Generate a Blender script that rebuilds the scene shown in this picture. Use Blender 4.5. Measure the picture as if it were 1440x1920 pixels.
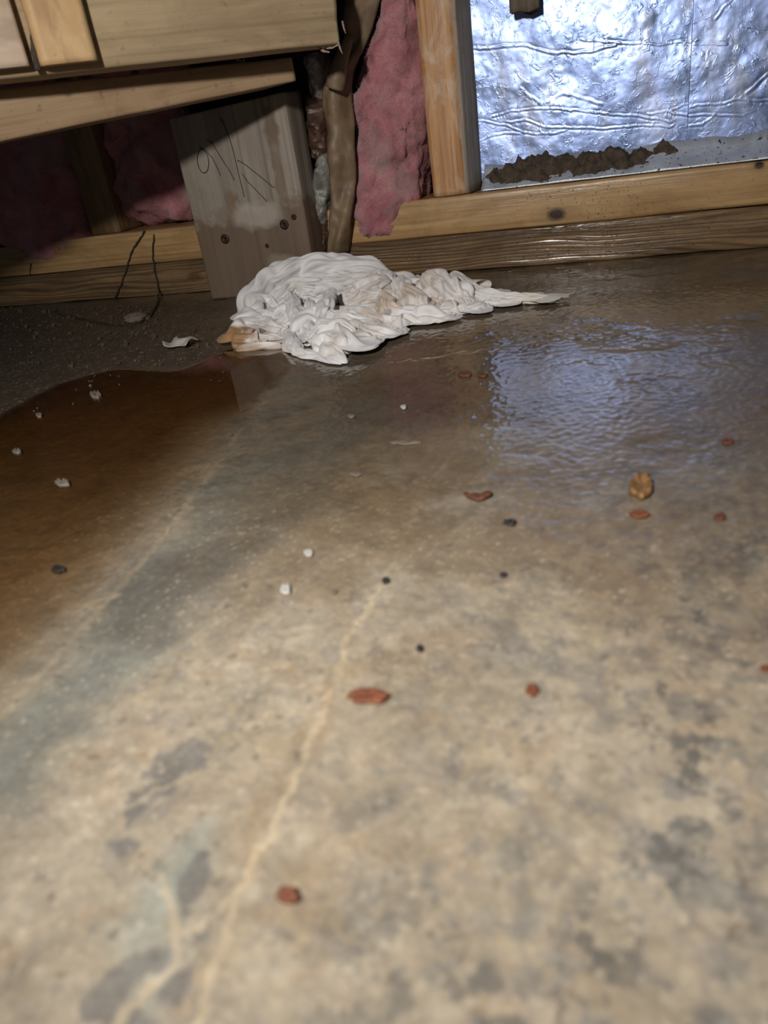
import bpy, bmesh, math, random
import numpy as np
from mathutils import Matrix, Vector

random.seed(7)
rng = np.random.default_rng(7)
for o in list(bpy.data.objects):
    bpy.data.objects.remove(o)
scene = bpy.context.scene
COL = scene.collection

# ------------------------------------------------------------------ camera
FPX = 1390.0
CX, CY = 720.0, 960.0
H = 0.16                      # eye height above the slab
YAW, PITCH, ROLL = [math.radians(a) for a in (-21.58, 27.92, -8.77)]
DW = 0.8125                   # distance to the front of the wall plates


def cam_axes():
    fw = np.array([math.sin(YAW) * math.cos(PITCH), math.cos(YAW) * math.cos(PITCH), -math.sin(PITCH)])
    rt = np.cross(fw, [0, 0, 1.0]); rt /= np.linalg.norm(rt)
    up = np.cross(rt, fw)
    return (math.cos(ROLL) * rt + math.sin(ROLL) * up, -math.sin(ROLL) * rt + math.cos(ROLL) * up, fw)


RT, UP, FW = cam_axes()
cd = bpy.data.cameras.new('camera')
cam = bpy.data.objects.new('camera', cd)
COL.objects.link(cam)
cam.matrix_world = Matrix(((RT[0], UP[0], -FW[0], 0), (RT[1], UP[1], -FW[1], 0),
                           (RT[2], UP[2], -FW[2], H), (0, 0, 0, 1)))
cd.sensor_fit = 'AUTO'
cd.sensor_width = 36
cd.lens = FPX / 1920 * 36
cd.clip_start = 0.005
cd.clip_end = 50
cd.dof.use_dof = True
cd.dof.focus_distance = 0.78
cd.dof.aperture_fstop = 10.0
scene.camera = cam

# ------------------------------------------------------------------ light
scene.view_settings.view_transform = 'Standard'
scene.view_settings.look = 'None'
scene.view_settings.gamma = 1
scene.view_settings.use_curve_mapping = False
scene.view_settings.exposure = 0.0
w = bpy.data.worlds.new('world'); scene.world = w
w.use_nodes = True
w.node_tree.nodes['Background'].inputs[0].default_value = (0.75, 0.85, 1, 1)
w.node_tree.nodes['Background'].inputs[1].default_value = 0.03
ld = bpy.data.lights.new('torch', 'SPOT')
ld.energy = 19.5
ld.color = (1.0, 0.965, 0.925)
ld.shadow_soft_size = 0.022
ld.spot_size = math.radians(124)
ld.spot_blend = 1.0
lamp = bpy.data.objects.new('torch', ld)
COL.objects.link(lamp)
lamp.location = (-0.15, -0.12, 0.385)
lamp.rotation_euler = (Vector((-0.06, 0.60, 0.05)) - Vector(lamp.location)).to_track_quat('-Z', 'Y').to_euler()


# ------------------------------------------------------------------ pixel helpers (layout only)
def ray(px):
    return FW + RT * (px[0] - CX) / FPX - UP * (px[1] - CY) / FPX


def on_floor(px, z=0.0):
    d = ray(px); t = (z - H) / d[2]
    return np.array([d[0] * t, d[1] * t, z])


def on_y(px, y=DW):
    d = ray(px); t = y / d[1]
    return np.array([d[0] * t, y, H + d[2] * t])


# ------------------------------------------------------------------ noise
_perm = np.random.default_rng(3).permutation(256)
_perm = np.concatenate([_perm, _perm, _perm])
_grad = np.random.default_rng(4).normal(size=(256, 3))
_grad /= np.linalg.norm(_grad, axis=1)[:, None]


def pn(p):
    p = np.asarray(p, float)
    i = np.floor(p).astype(int); f = p - i
    u = f * f * f * (f * (f * 6 - 15) + 10)
    i &= 255
    out = 0
    for dx in (0, 1):
        wx = u[:, 0] if dx else 1 - u[:, 0]
        for dy in (0, 1):
            wy = u[:, 1] if dy else 1 - u[:, 1]
            for dz in (0, 1):
                wz = u[:, 2] if dz else 1 - u[:, 2]
                h = _perm[_perm[_perm[(i[:, 0] + dx) & 255] + ((i[:, 1] + dy) & 255)] + ((i[:, 2] + dz) & 255)]
                g = _grad[h]
                out = out + wx * wy * wz * (g[:, 0] * (f[:, 0] - dx) + g[:, 1] * (f[:, 1] - dy) + g[:, 2] * (f[:, 2] - dz))
    return out * 1.6


def fbm(p, octv=4, gain=0.5):
    p = np.asarray(p, float); a = 1; s = 0; q = p.copy()
    for k in range(octv):
        s = s + a * pn(q); q = q * 2.03 + 17.3; a *= gain
    return s


def sstep(a, b, x):
    t = np.clip((x - a) / (b - a), 0, 1)
    return t * t * (3 - 2 * t)


def polydist(P, pts):
    """distance of 2-D points P to a polyline"""
    d = np.full(len(P), 1e9)
    pts = np.asarray(pts, float)[:, :2]
    for a, b in zip(pts[:-1], pts[1:]):
        ab = b - a; t = np.clip(((P - a) @ ab) / (ab @ ab + 1e-12), 0, 1)
        d = np.minimum(d, np.hypot(*(P - a - t[:, None] * ab).T))
    return d


def polysd(P, pts):
    """signed distance to a polygon, positive inside"""
    pts = np.asarray(pts, float)[:, :2]
    d = polydist(P, np.vstack([pts, pts[:1]]))
    ins = np.zeros(len(P), bool)
    for a, b in zip(pts, np.roll(pts, -1, 0)):
        c = (a[1] > P[:, 1]) != (b[1] > P[:, 1])
        xi = (b[0] - a[0]) * (P[:, 1] - a[1]) / (b[1] - a[1] + 1e-15) + a[0]
        ins ^= c & (P[:, 0] < xi)
    return np.where(ins, d, -d)


# ------------------------------------------------------------------ object helpers
def tag(o, label=None, cat=None, group=None, kind=None):
    if label: o['label'] = label
    if cat: o['category'] = cat
    if group: o['group'] = group
    if kind: o['kind'] = kind
    return o


def empty(name, loc=(0, 0, 0)):
    o = bpy.data.objects.new(name, None)
    COL.objects.link(o); o.location = loc
    o.empty_display_size = 0.02
    return o


def mesh_obj(name, V, F, mat, parent=None, origin=None, smooth=True, kind=None):
    V = np.asarray(V, float)
    if origin is None:
        origin = np.array([V[:, 0].mean(), V[:, 1].mean(), V[:, 2].min()])
    origin = np.asarray(origin, float)
    me = bpy.data.meshes.new(name)
    me.from_pydata((V - origin).tolist(), [], [tuple(f) for f in F])
    me.update()
    if smooth:
        me.polygons.foreach_set('use_smooth', [True] * len(me.polygons))
    me.materials.append(mat)
    o = bpy.data.objects.new(name, me)
    COL.objects.link(o)
    if parent is not None:
        o.parent = parent
        o.location = Vector(origin) - Vector(parent.location)
    else:
        o.location = origin
    if kind: o['kind'] = kind
    return o


def grid_faces(n, m, wrap=False):
    i = np.arange(n - 1)[:, None]; j = np.arange(m if wrap else m - 1)[None]
    jn = (j + 1) % m
    a = i * m + j; b = i * m + jn; c = (i + 1) * m + jn; d = (i + 1) * m + j
    return np.stack([a, b, c, d], -1).reshape(-1, 4)


def add_attr(o, name, data, typ='FLOAT'):
    me = o.data
    a = me.attributes.new(name, typ, 'POINT')
    data = np.asarray(data, np.float32)
    if typ == 'FLOAT_COLOR':
        data = np.hstack([data, np.ones((len(data), 1), np.float32)]).astype(np.float32)
        a.data.foreach_set('color', data.ravel())
    else:
        a.data.foreach_set('value', data)


def tube_geo(pts, radii, seg=6):
    pts = np.asarray(pts, float); n = len(pts)
    radii = np.broadcast_to(radii, (n,))
    T = np.gradient(pts, axis=0); T /= np.linalg.norm(T, axis=1)[:, None] + 1e-12
    ref = np.array([0.3, 0.2, 0.93])
    V = []
    for p, t, r in zip(pts, T, radii):
        a = np.cross(t, ref); a /= np.linalg.norm(a) + 1e-9; b = np.cross(t, a)
        for k in range(seg):
            th = 2 * math.pi * k / seg
            V.append(p + r * (math.cos(th) * a + math.sin(th) * b))
    F = [tuple(f) for f in grid_faces(n, seg, True)]
    F += [tuple(range(seg))[::-1], tuple(range((n - 1) * seg, n * seg))]
    return np.array(V), F


def smooth_line(pts, n=40):
    pts = np.asarray(pts, float)
    s = np.r_[0, np.cumsum(np.linalg.norm(np.diff(pts, axis=0), axis=1))]
    t = np.linspace(0, s[-1], n)
    q = np.stack([np.interp(t, s, pts[:, k]) for k in range(3)], 1)
    for _ in range(3):
        q[1:-1] = 0.25 * q[:-2] + 0.5 * q[1:-1] + 0.25 * q[2:]
    return q


def join_geo(parts):
    V = []; F = []; n = 0
    for v, f in parts:
        V.append(v); F += [tuple(int(i) + n for i in t) for t in f]; n += len(v)
    return np.vstack(V), F


def board(name, L, Wd, T, mat, parent=None, mtx=None, r=0.002, nseg=60, rough=0.0006, end_rag=0.0, seed=0, ncorner=3, sag=0.0):
    """length along local X, width along local Z, thickness along local Y; origin in the middle"""
    prof = []
    hw, ht = Wd / 2, T / 2
    r = min(r, hw * 0.95, ht * 0.95)
    for cx_, cz_, a0 in ((ht - r, hw - r, 0), (-ht + r, hw - r, 90), (-ht + r, -hw + r, 180), (ht - r, -hw + r, 270)):
        for k in range(ncorner + 1):
            a = math.radians(a0 + 90 * k / ncorner)
            prof.append((cx_ + r * math.cos(a), cz_ + r * math.sin(a)))
    # add points along the long faces so the faces can undulate
    full = []
    m = len(prof)
    for i in range(m):
        a = np.array(prof[i]); b = np.array(prof[(i + 1) % m]); full.append(a)
        ln = np.hypot(*(b - a)); q = int(ln / 0.012)
        for k in range(1, q + 1): full.append(a + (b - a) * k / (q + 1))
    full = np.array(full); m = len(full)
    xs = np.linspace(-L / 2, L / 2, nseg)
    V = np.zeros((nseg, m, 3))
    V[:, :, 0] = xs[:, None]; V[:, :, 1] = full[None, :, 0]; V[:, :, 2] = full[None, :, 1]
    V = V.reshape(-1, 3)
    q = V * np.array([9, 45, 45]) + seed * 11.7
    V[:, 1] += rough * fbm(q, 3); V[:, 2] += rough * fbm(q + 31, 3)
    V[:, 2] += sag * (V[:, 0] / (L / 2)) ** 2
    if end_rag:
        e = np.arange(len(V)) >= (nseg - 1) * m
        V[e, 0] += end_rag * fbm(V[e] * np.array([1, 130, 130]) + seed, 3)
    F = [tuple(f) for f in grid_faces(nseg, m, True)] + [tuple(range(m))[::-1], tuple(range((nseg - 1) * m, nseg * m))]
    me = bpy.data.meshes.new(name); me.from_pydata(V.tolist(), [], F); me.update()
    bm = bmesh.new(); bm.from_mesh(me)
    bmesh.ops.recalc_face_normals(bm, faces=bm.faces)
    bm.to_mesh(me); bm.free()
    me.polygons.foreach_set('use_smooth', [len(p.vertices) == 4 for p in me.polygons])
    me.materials.append(mat)
    o = bpy.data.objects.new(name, me); COL.objects.link(o)
    if parent is not None: o.parent = parent
    if mtx is not None: o.matrix_local = mtx
    return o


def along(p0, p1, zhint=(0, 0, 1)):
    """matrix whose X runs p0->p1, origin at the middle"""
    p0 = Vector(p0); p1 = Vector(p1); x = (p1 - p0).normalized(); z = Vector(zhint)
    y = z.cross(x).normalized(); z = x.cross(y)
    M = Matrix(((x.x, y.x, z.x, 0), (x.y, y.y, z.y, 0), (x.z, y.z, z.z, 0), (0, 0, 0, 1)))
    M.translation = (p0 + p1) / 2
    return M


# ------------------------------------------------------------------ materials
class NT:
    def __init__(s, name):
        s.m = bpy.data.materials.new(name); s.m.use_nodes = True
        s.t = s.m.node_tree; s.n = s.t.nodes; s.l = s.t.links
        s.b = s.n['Principled BSDF']; s.out = s.n['Material Output']

    def node(s, typ, **kw):
        n = s.n.new(typ)
        for k, v in kw.items():
            if k in n.inputs: n.inputs[k].default_value = v
            else: setattr(n, k, v)
        return n

    def link(s, a, b): s.l.new(a, b)

    def val(s, x, inp):
        if isinstance(x, (int, float)): inp.default_value = x
        elif isinstance(x, (tuple, list)):
            inp.default_value = tuple(x) + ((1,) if len(x) == 3 and len(inp.default_value) == 4 else ())
        else: s.link(x, inp)

    def coords(s, scale=(1, 1, 1), kind='Object', loc=(0, 0, 0)):
        tc = s.node('ShaderNodeTexCoord'); mp = s.node('ShaderNodeMapping')
        s.link(tc.outputs[kind], mp.inputs[0])
        mp.inputs['Scale'].default_value = scale; mp.inputs['Location'].default_value = loc
        return mp.outputs[0]

    def noise(s, co, scale=5, detail=4, rough=0.55, dist=0.0):
        n = s.node('ShaderNodeTexNoise'); n.inputs['Scale'].default_value = scale
        n.inputs['Detail'].default_value = detail; n.inputs['Roughness'].default_value = rough
        n.inputs['Distortion'].default_value = dist
        s.link(co, n.inputs['Vector']); return n.outputs['Fac']

    def ramp(s, f, stops):
        r = s.node('ShaderNodeValToRGB'); s.link(f, r.inputs[0])
        e = r.color_ramp.elements
        while len(e) < len(stops): e.new(0.5)
        for k, (p, c) in enumerate(stops):
            e[k].position = p
            e[k].color = (c, c, c, 1) if isinstance(c, (int, float)) else tuple(c) + (1,)
        return r.outputs[0]

    def mix(s, f, a, b, mode='MIX'):
        n = s.node('ShaderNodeMix', data_type='RGBA', blend_type=mode)
        s.val(f, n.inputs[0]); s.val(a, n.inputs[6]); s.val(b, n.inputs[7])
        return n.outputs[2]

    def math(s, op, a, b=0.0, clamp=False):
        n = s.node('ShaderNodeMath', operation=op, use_clamp=clamp)
        s.val(a, n.inputs[0]); s.val(b, n.inputs[1]); return n.outputs[0]

    def attr(s, name, out='Fac'):
        n = s.node('ShaderNodeAttribute'); n.attribute_name = name; return n.outputs[out]

    def bump(s, h, strength=0.3, dist=0.001, normal=None):
        n = s.node('ShaderNodeBump'); n.inputs['Strength'].default_value = strength
        n.inputs['Distance'].default_value = dist
        s.link(h, n.inputs['Height'])
        if normal: s.link(normal, n.inputs['Normal'])
        return n.outputs[0]

    def blob(s, co, c, rad, soft):
        """soft disc mask around local point c with radii rad"""
        v = s.node('ShaderNodeVectorMath', operation='SUBTRACT'); s.link(co, v.inputs[0]); v.inputs[1].default_value = c
        d = s.node('ShaderNodeVectorMath', operation='DIVIDE'); s.link(v.outputs[0], d.inputs[0]); d.inputs[1].default_value = rad
        ln = s.node('ShaderNodeVectorMath', operation='LENGTH'); s.link(d.outputs[0], ln.inputs[0])
        m = s.node('ShaderNodeMapRange'); m.inputs[1].default_value = 1 - soft; m.inputs[2].default_value = 1 + soft
        m.inputs[3].default_value = 1; m.inputs[4].default_value = 0
        s.link(ln.outputs['Value'], m.inputs[0]); return m.outputs[0], ln.outputs['Value']

    def done(s, col, rough, normal=None, **kw):
        s.val(col, s.b.inputs['Base Color']); s.val(rough, s.b.inputs['Roughness'])
        if normal: s.link(normal, s.b.inputs['Normal'])
        for k, v in kw.items(): s.val(v, s.b.inputs[k.replace('_', ' ')])
        return s.m


def wood(name, light, dark, stain=(0.1, 0.06, 0.035), stain_amt=0.35, ring=(0.0, 120, 0.5), rough=0.55, gloss_noise=0.0,
         grain=(6, 160, 160), knots=(), extra=None, bump=0.35, off=(0, 0, 0), speck=0.25, stain_scale=30):
    t = NT(name)
    co = t.coords((1, 1, 1), loc=off)
    cg = t.coords(grain, loc=off)
    n1 = t.noise(cg, 1.0, 6, 0.6, 0.3)
    n2 = t.noise(cg, 3.1, 4, 0.6)
    base = t.mix(t.ramp(n1, [(0.36, 0.0), (0.64, 1.0)]), dark, light)
    streak = t.noise(t.coords(tuple(g * (.6 if i == 0 else 2.2) for i, g in enumerate(grain)), loc=off), 1.0, 3, .6)
    base = t.mix(t.math('MULTIPLY', t.ramp(streak, [(.52, 0.0), (.66, 1.0)]), .55), base, tuple(c * .55 for c in dark))
    h = t.math('ADD', n1, t.math('MULTIPLY', n2, 0.5))
    if ring[0] > 0:
        cw = t.coords((1, 1, 1), loc=off)
        d = t.noise(t.coords((3.5, 30, 30), loc=off), 1.0, 2, 0.4)
        sx = t.node('ShaderNodeSeparateXYZ'); t.link(cw, sx.inputs[0])
        ph = t.math('ADD', t.math('MULTIPLY', sx.outputs[2], ring[1]), t.math('MULTIPLY', d, ring[1] * ring[2] * 0.02))
        sn = t.math('SINE', t.math('MULTIPLY', ph, 6.2832))
        rm = t.ramp(t.math('MULTIPLY', t.math('ADD', sn, 1.0), 0.5), [(0.45, 0.0), (0.9, 1.0)])
        base = t.mix(t.math('MULTIPLY', rm, ring[0]), base, tuple(c * 0.35 for c in dark))
        h = t.math('SUBTRACT', h, t.math('MULTIPLY', rm, 0.8))
    ns = t.noise(t.coords((.4, 1, 1), loc=off), stain_scale, 6, 0.68, 0.8)
    base = t.mix(t.math('MULTIPLY', t.ramp(ns, [(0.46, 0.0), (0.68, 1.0)]), stain_amt), base, stain)
    sp = t.noise(co, 170, 2, 0.5)
    base = t.mix(t.math('MULTIPLY', t.ramp(sp, [(0.66, 0.0), (0.74, 1.0)]), speck), base, tuple(c * 0.6 for c in stain))
    for c, rad in knots:
        mk, ln = t.blob(co, c, rad, 0.35)
        halo, _ = t.blob(co, c, tuple(x * 2.0 for x in rad), 0.6)
        base = t.mix(t.math('MULTIPLY', halo, 0.5), base, tuple(x * 0.55 for x in dark))
        rg = t.math('MULTIPLY', t.math('ADD', t.math('SINE', t.math('MULTIPLY', ln, 14)), 1), 0.5)
        base = t.mix(mk, base, t.mix(rg, (0.05, 0.018, 0.012), (0.015, 0.008, 0.007)))
    if extra: base = extra(t, co, base)
    r = rough
    if gloss_noise:
        gn = t.noise(co, 60, 4, 0.6)
        r = t.math('ADD', rough, t.math('MULTIPLY', t.math('SUBTRACT', gn, 0.5), gloss_noise), True)
    return t.done(base, r, t.bump(h, bump, 0.0015))


def speckle_metal(name, col, rough, scale=90, bump=0.3, metallic=1.0, dirt=(0.06, 0.05, 0.04), dirt_lo=0.62):
    t = NT(name)
    co = t.coords()
    a = t.noise(co, scale, 5, 0.65, 0.8)
    b = t.noise(t.coords((1.0, 1.0, 0.35)), 30, 4, 0.6, 1.0)
    c = t.mix(t.ramp(b, [(0.35, 0.0), (0.7, 1.0)]), tuple(x * 0.72 for x in col), col)
    dm = t.ramp(t.noise(co, scale * 1.7, 3, 0.6), [(dirt_lo, 0.0), (dirt_lo + 0.06, 1.0)])
    c = t.mix(dm, c, dirt)
    r = t.math('ADD', rough, t.math('MULTIPLY', t.math('SUBTRACT', b, 0.5), 0.35), True)
    mt = t.math('MULTIPLY', t.math('SUBTRACT', 1.0, dm), metallic)
    return t.done(c, r, t.bump(a, bump, 0.002), Metallic=mt)


def plain(name, col, rough=0.6, var=0.35, scale=60, bump=0.3, **kw):
    t = NT(name); co = t.coords(kind='Generated' if kw.pop('gen', False) else 'Object')
    n = t.noise(co, scale, 5, 0.6, 0.4)
    c = t.mix(t.ramp(n, [(0.3, 0.0), (0.7, 1.0)]), tuple(x * (1 - var) for x in col), tuple(min(1, x * (1 + var * 0.6)) for x in col))
    return t.done(c, rough, t.bump(n, bump, 0.001), **kw)


M = {}
# ------------------------------------------------------------------ floor slab
def build_floor():
    ya = [0.03]
    while ya[-1] < 0.84: ya.append(ya[-1] + 0.0003 + 0.0026 * ya[-1])
    ys = np.r_[np.linspace(-0.9, 0.03, 10)[:-1], ya, np.linspace(ya[-1] + 0.005, 0.93, 6)]
    # columns fan out with distance so that the near slab is sampled finely
    yc = np.maximum(ys, .03); xl = -.10 - .95 * yc; xr = .06 + .12 * yc
    tin = np.linspace(0, 1, 620); tl = np.linspace(0, 1, 9)[:-1]; tr = np.linspace(0, 1, 9)[1:]
    X = np.hstack([-1.7 + (xl[:, None] + 1.7) * tl[None], xl[:, None] + (xr - xl)[:, None] * tin[None], xr[:, None] + (1.2 - xr[:, None]) * tr[None]])
    xs = X[0]; Y = np.repeat(ys[:, None], X.shape[1], 1)
    P = np.stack([X.ravel(), Y.ravel()], 1)
    V = np.c_[P, np.zeros(len(P))]
    p3 = np.c_[P, np.full(len(P), 0.37)]
    fpx = lambda L: [on_floor(q)[:2] for q in L]
    wp = P + 0.012 * np.stack([fbm(p3 * 22, 4), fbm(p3 * 22 + 9, 4)], 1)
    wf = P + 0.0016 * np.stack([fbm(p3 * 170, 3), fbm(p3 * 170 + 9, 3)], 1)
    lin = lambda r, g, b: np.array([r, g, b])
    tan = lin(.44, .37, .275); tan2 = lin(.37, .30, .21); grey = lin(.255, .24, .21); blue = lin(.25, .265, .235)
    orange = lin(.43, .29, .155); brown = lin(.17, .115, .065); cream = lin(.52, .445, .33); dark = lin(.12, .105, .085)
    n1 = fbm(p3 * 14, 5); n2 = fbm(p3 * 120 + 5, 5, 0.6); n3 = fbm(p3 * 230 + 40, 4, .6); n4 = fbm(p3 * 420 + 7, 3)
    col = np.tile(tan, (len(P), 1))

    def lay(c, m):
        nonlocal col
        m = np.clip(m, 0, 1)[:, None]; col = col * (1 - m) + c * m
    lay(tan2, .7 * sstep(-.1, .5, n1))
    lay(orange, .30 * sstep(.1, .6, fbm(p3 * 42 + 80, 4)))
    lay(cream, .55 * sstep(.05, .6, fbm(p3 * 75 + 120, 4)))
    # grey flecked mottling, stronger to the right
    right = sstep(-.10, .03, P[:, 0] - .12 * (P[:, 1] - .2))
    big = sstep(-.25, .35, fbm(p3 * 30 + 500, 3))
    m = sstep(.0, .35, n2 + .25 * n3) * (.22 + .35 * right + .25 * big)
    lay(grey, m)
    lay(grey * .62, .9 * right * big * sstep(.12, .38, fbm(p3 * 150 + 300, 4, .6)))
    ridg = 1 - np.abs(fbm(p3 * 48 + 700, 3)) * 3.2
    lay(grey * .85, .5 * sstep(.55, .95, ridg) * (.3 + .7 * right) * sstep(-.2, .3, fbm(p3 * 25 + 810, 2)))
    lay(cream * np.array([1, .94, .84]), .5 * sstep(.6, .95, 1 - np.abs(fbm(p3 * 36 + 900, 3)) * 3.2) * sstep(-.1, .4, fbm(p3 * 22 + 910, 2)))
    # pale band of grey between the puddle line and the vein
    band = fpx([(-150, 1520), (0, 1345), (150, 1180), (310, 1000), (455, 800), (560, 740), (700, 760), (640, 950), (480, 1040), (350, 1180), (230, 1300), (60, 1500)])
    lay(blue, .75 * sstep(-.012, .018, polysd(wp, band)))
    dk = fpx([(190, 1190), (230, 1110), (330, 1040), (430, 980), (520, 930), (600, 900), (560, 960), (440, 1040), (360, 1110), (330, 1180), (280, 1215)])
    lay(dark * 1.3, .62 * sstep(-.010, .010, polysd(wp, dk)))
    # blue green wash at the lower left
    bw = fpx([(250, 1920), (210, 1760), (240, 1650), (310, 1560), (400, 1520), (370, 1640), (300, 1750), (330, 1920)])
    lay(lin(.36, .37, .31), .85 * sstep(-.008, .010, polysd(wp, bw)))
    # grey islands beside the vein
    isl = [[(345, 1625), (370, 1595), (395, 1600), (395, 1640), (370, 1700), (345, 1725), (325, 1690)],
           [(345, 1750), (370, 1735), (395, 1745), (385, 1770), (355, 1770)],
           [(150, 1920), (150, 1870), (190, 1830), (260, 1780), (325, 1770), (300, 1810), (240, 1870), (200, 1930)],
           [(290, 1860), (330, 1810), (370, 1795), (360, 1850), (330, 1890), (295, 1890)],
           [(225, 1930), (250, 1880), (280, 1900), (300, 1940)],
           [(215, 1530), (250, 1480), (330, 1450), (330, 1480), (260, 1530), (230, 1560)],
           [(260, 1460), (290, 1415), (370, 1375), (400, 1400), (380, 1440), (300, 1465)],
           [(195, 1580), (240, 1565), (270, 1580), (230, 1610)],
           [(1030, 1490), (1110, 1500), (1215, 1540), (1230, 1590), (1190, 1630), (1130, 1600), (1200, 1570), (1140, 1530)],
           [(960, 1720), (975, 1700), (985, 1770), (1010, 1850), (1040, 1880), (1000, 1870)],
           [(1090, 1780), (1120, 1720), (1125, 1690), (1110, 1760), (1070, 1800)],
           [(620, 1520), (720, 1470), (760, 1500), (700, 1540), (640, 1560)],
           [(850, 1140), (960, 1160), (1010, 1220), (1090, 1270), (1030, 1270), (920, 1200)],
           [(1130, 1200), (1230, 1210), (1250, 1260), (1180, 1270)]]
    for pl in isl:
        lay(grey * np.array([.80, .79, .82]), (.8 if pl[0][0] < 500 else .42) * sstep(-.0010, .0014, polysd(wf, fpx(pl))))
    # vein (old crack filled with light sediment) and its branches
    veins = [([(850, 850), (790, 920), (745, 1040), (690, 1140), (648, 1200), (632, 1270), (600, 1345), (572, 1400), (548, 1460), (505, 1560), (470, 1620), (440, 1690), (410, 1790), (385, 1880), (360, 1960)], .0016, .8),
             ([(470, 1640), (430, 1680), (370, 1740), (330, 1740), (310, 1690), (305, 1640)], .0013, .6),
             ([(330, 1745), (335, 1790), (280, 1850), (220, 1920)], .0013, .65),
             ([(548, 1460), (500, 1420), (480, 1400)], .0009, .4),
             ([(0, 1342), (150, 1180), (230, 1095), (310, 1000), (390, 890), (455, 800)], .0022, .45),
             ([(230, 1560), (225, 1520), (290, 1480), (370, 1450)], .001, .5)]
    for pts, wd, am in veins:
        d = polydist(wf, fpx(pts)) + .0004 * n3
        lay(cream * np.array([1.05, 1.0, .92]), min(1, am * 1.25) * (1 - sstep(wd * .35, wd * 1.1, d)))
    lay(orange, .35 * (1 - sstep(.002, .010, polydist(wp, fpx([(632, 1270), (548, 1460), (500, 1560), (440, 1690)])))) * sstep(-.1, .4, n2))
    # rusty wash towards the wet area
    lay(orange * .66, .72 * sstep(.20, .30, P[:, 1]) * sstep(-.35, .35, fbm(p3 * 10 + 60, 4) + .2 * n2) * sstep(-.28, -.1, P[:, 0]))
    lay(lin(.31, .215, .125), .5 * sstep(.13, .24, P[:, 1]) * sstep(-.5, .3, fbm(p3 * 26 + 610, 4)) * sstep(-.22, -.13, P[:, 0] + .3 * (P[:, 1] - .25)))
    # damp / wet: darker slab
    wpx = [(-500, 1900), (0, 1345), (160, 1180), (310, 1000), (420, 1000), (560, 1000), (700, 970), (900, 980), (1100, 1000), (1300, 1020), (1600, 1040), (2300, 300), (1440, 460), (700, 515), (0, 575), (-1200, 560)]
    sdw = polysd(P + .035 * np.stack([fbm(p3 * 9, 4), fbm(p3 * 9 + 50, 4)], 1), fpx(wpx[:11]) + [np.array([.9, .5]), np.array([.9, .93]), np.array([-1.7, .93]), np.array([-1.7, .2])])
    wet = sstep(-.07, .10, sdw)
    col = col * (1 - .45 * sstep(-.13, .09, sdw)[:, None])
    lay(brown * .8, .62 * wet * sstep(.24, .46, P[:, 1] + .05 * n1))
    lay(dark * .8, .5 * wet * sstep(.0, .35, fbm(p3 * 16 + 222, 5) + .1 * n3) * sstep(.28, .4, P[:, 1]))
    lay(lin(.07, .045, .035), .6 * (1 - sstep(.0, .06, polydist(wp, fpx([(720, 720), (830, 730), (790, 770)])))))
    # soil-brown slab against the left part of the wall
    dl = sstep(-.05, .04, polysd(wp, fpx([(-600, 570), (0, 572), (440, 560), (430, 660), (330, 700), (180, 705), (0, 800), (-400, 900)])))
    lay(lin(.085, .066, .048), .88 * dl)
    wet = wet * (1 - .8 * dl)
    # silt bed under the murky puddle
    pp = fpx([(-420, 960), (0, 778), (120, 716), (200, 692), (330, 696), (440, 650), (560, 660), (500, 740), (455, 800), (310, 1000), (150, 1180), (0, 1342), (-200, 1600), (-500, 1900), (-900, 1500)])
    lay(lin(.20, .132, .068) * (1 + .25 * n1[:, None]), .80 * sstep(-.004, .030, polysd(wf, pp)))
    col = col * .86
    # light flecks
    lay(cream, .5 * sstep(.55, .7, n4) * (1 - .9 * wet))
    lay(dark, .5 * sstep(.62, .75, fbm(p3 * 190 + 71, 2)))
    V[:, 2] = -.0006 * sstep(.0, .5, n1) + .0002 * n3 - .0003
    o = mesh_obj('floor', V, grid_faces(len(ys), len(xs)), M['floor'], origin=(0, 0, 0), kind='structure')
    add_attr(o, 'tint', np.clip(col, 0, 1), 'FLOAT_COLOR')
    add_attr(o, 'wet', wet)
    tag(o, 'stained wet concrete slab floor')
    return o


def floor_mat():
    t = NT('concrete_slab')
    co = t.coords()
    c = t.attr('tint', 'Color'); wet = t.attr('wet', 'Fac')
    n = t.noise(co, 240, 5, 0.65, .4); n2 = t.noise(co, 60, 5, .6, .5)
    c = t.mix(1.0, c, t.ramp(n2, [(0.25, .72), (0.75, 1.18)]), 'MULTIPLY')
    c = t.mix(1.0, c, t.ramp(n, [(0.3, .86), (0.7, 1.1)]), 'MULTIPLY')
    rn = t.noise(co, 26, 5, .65, .6)
    dry = t.math('ADD', .37, t.math('MULTIPLY', n2, .25))
    wr = t.math('ADD', .045, t.math('MULTIPLY', t.ramp(rn, [(.42, 0.0), (.75, 1.0)]), .16))
    r = t.node('ShaderNodeMix', data_type='FLOAT'); t.link(wet, r.inputs[0]); t.link(dry, r.inputs[2]); t.link(wr, r.inputs[3])
    s = t.math('SUBTRACT', 1.0, t.math('MULTIPLY', wet, .9))
    hb = t.math('MULTIPLY', t.math('ADD', n, t.math('MULTIPLY', n2, 1.2)), s)
    nb = t.bump(hb, .35, .0008)
    nb = t.bump(t.noise(co, 9, 3, .5), .03, .004, nb)
    return t.done(c, r.outputs[0], nb, IOR=1.38)


M['floor'] = floor_mat()
floor = build_floor()

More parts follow.
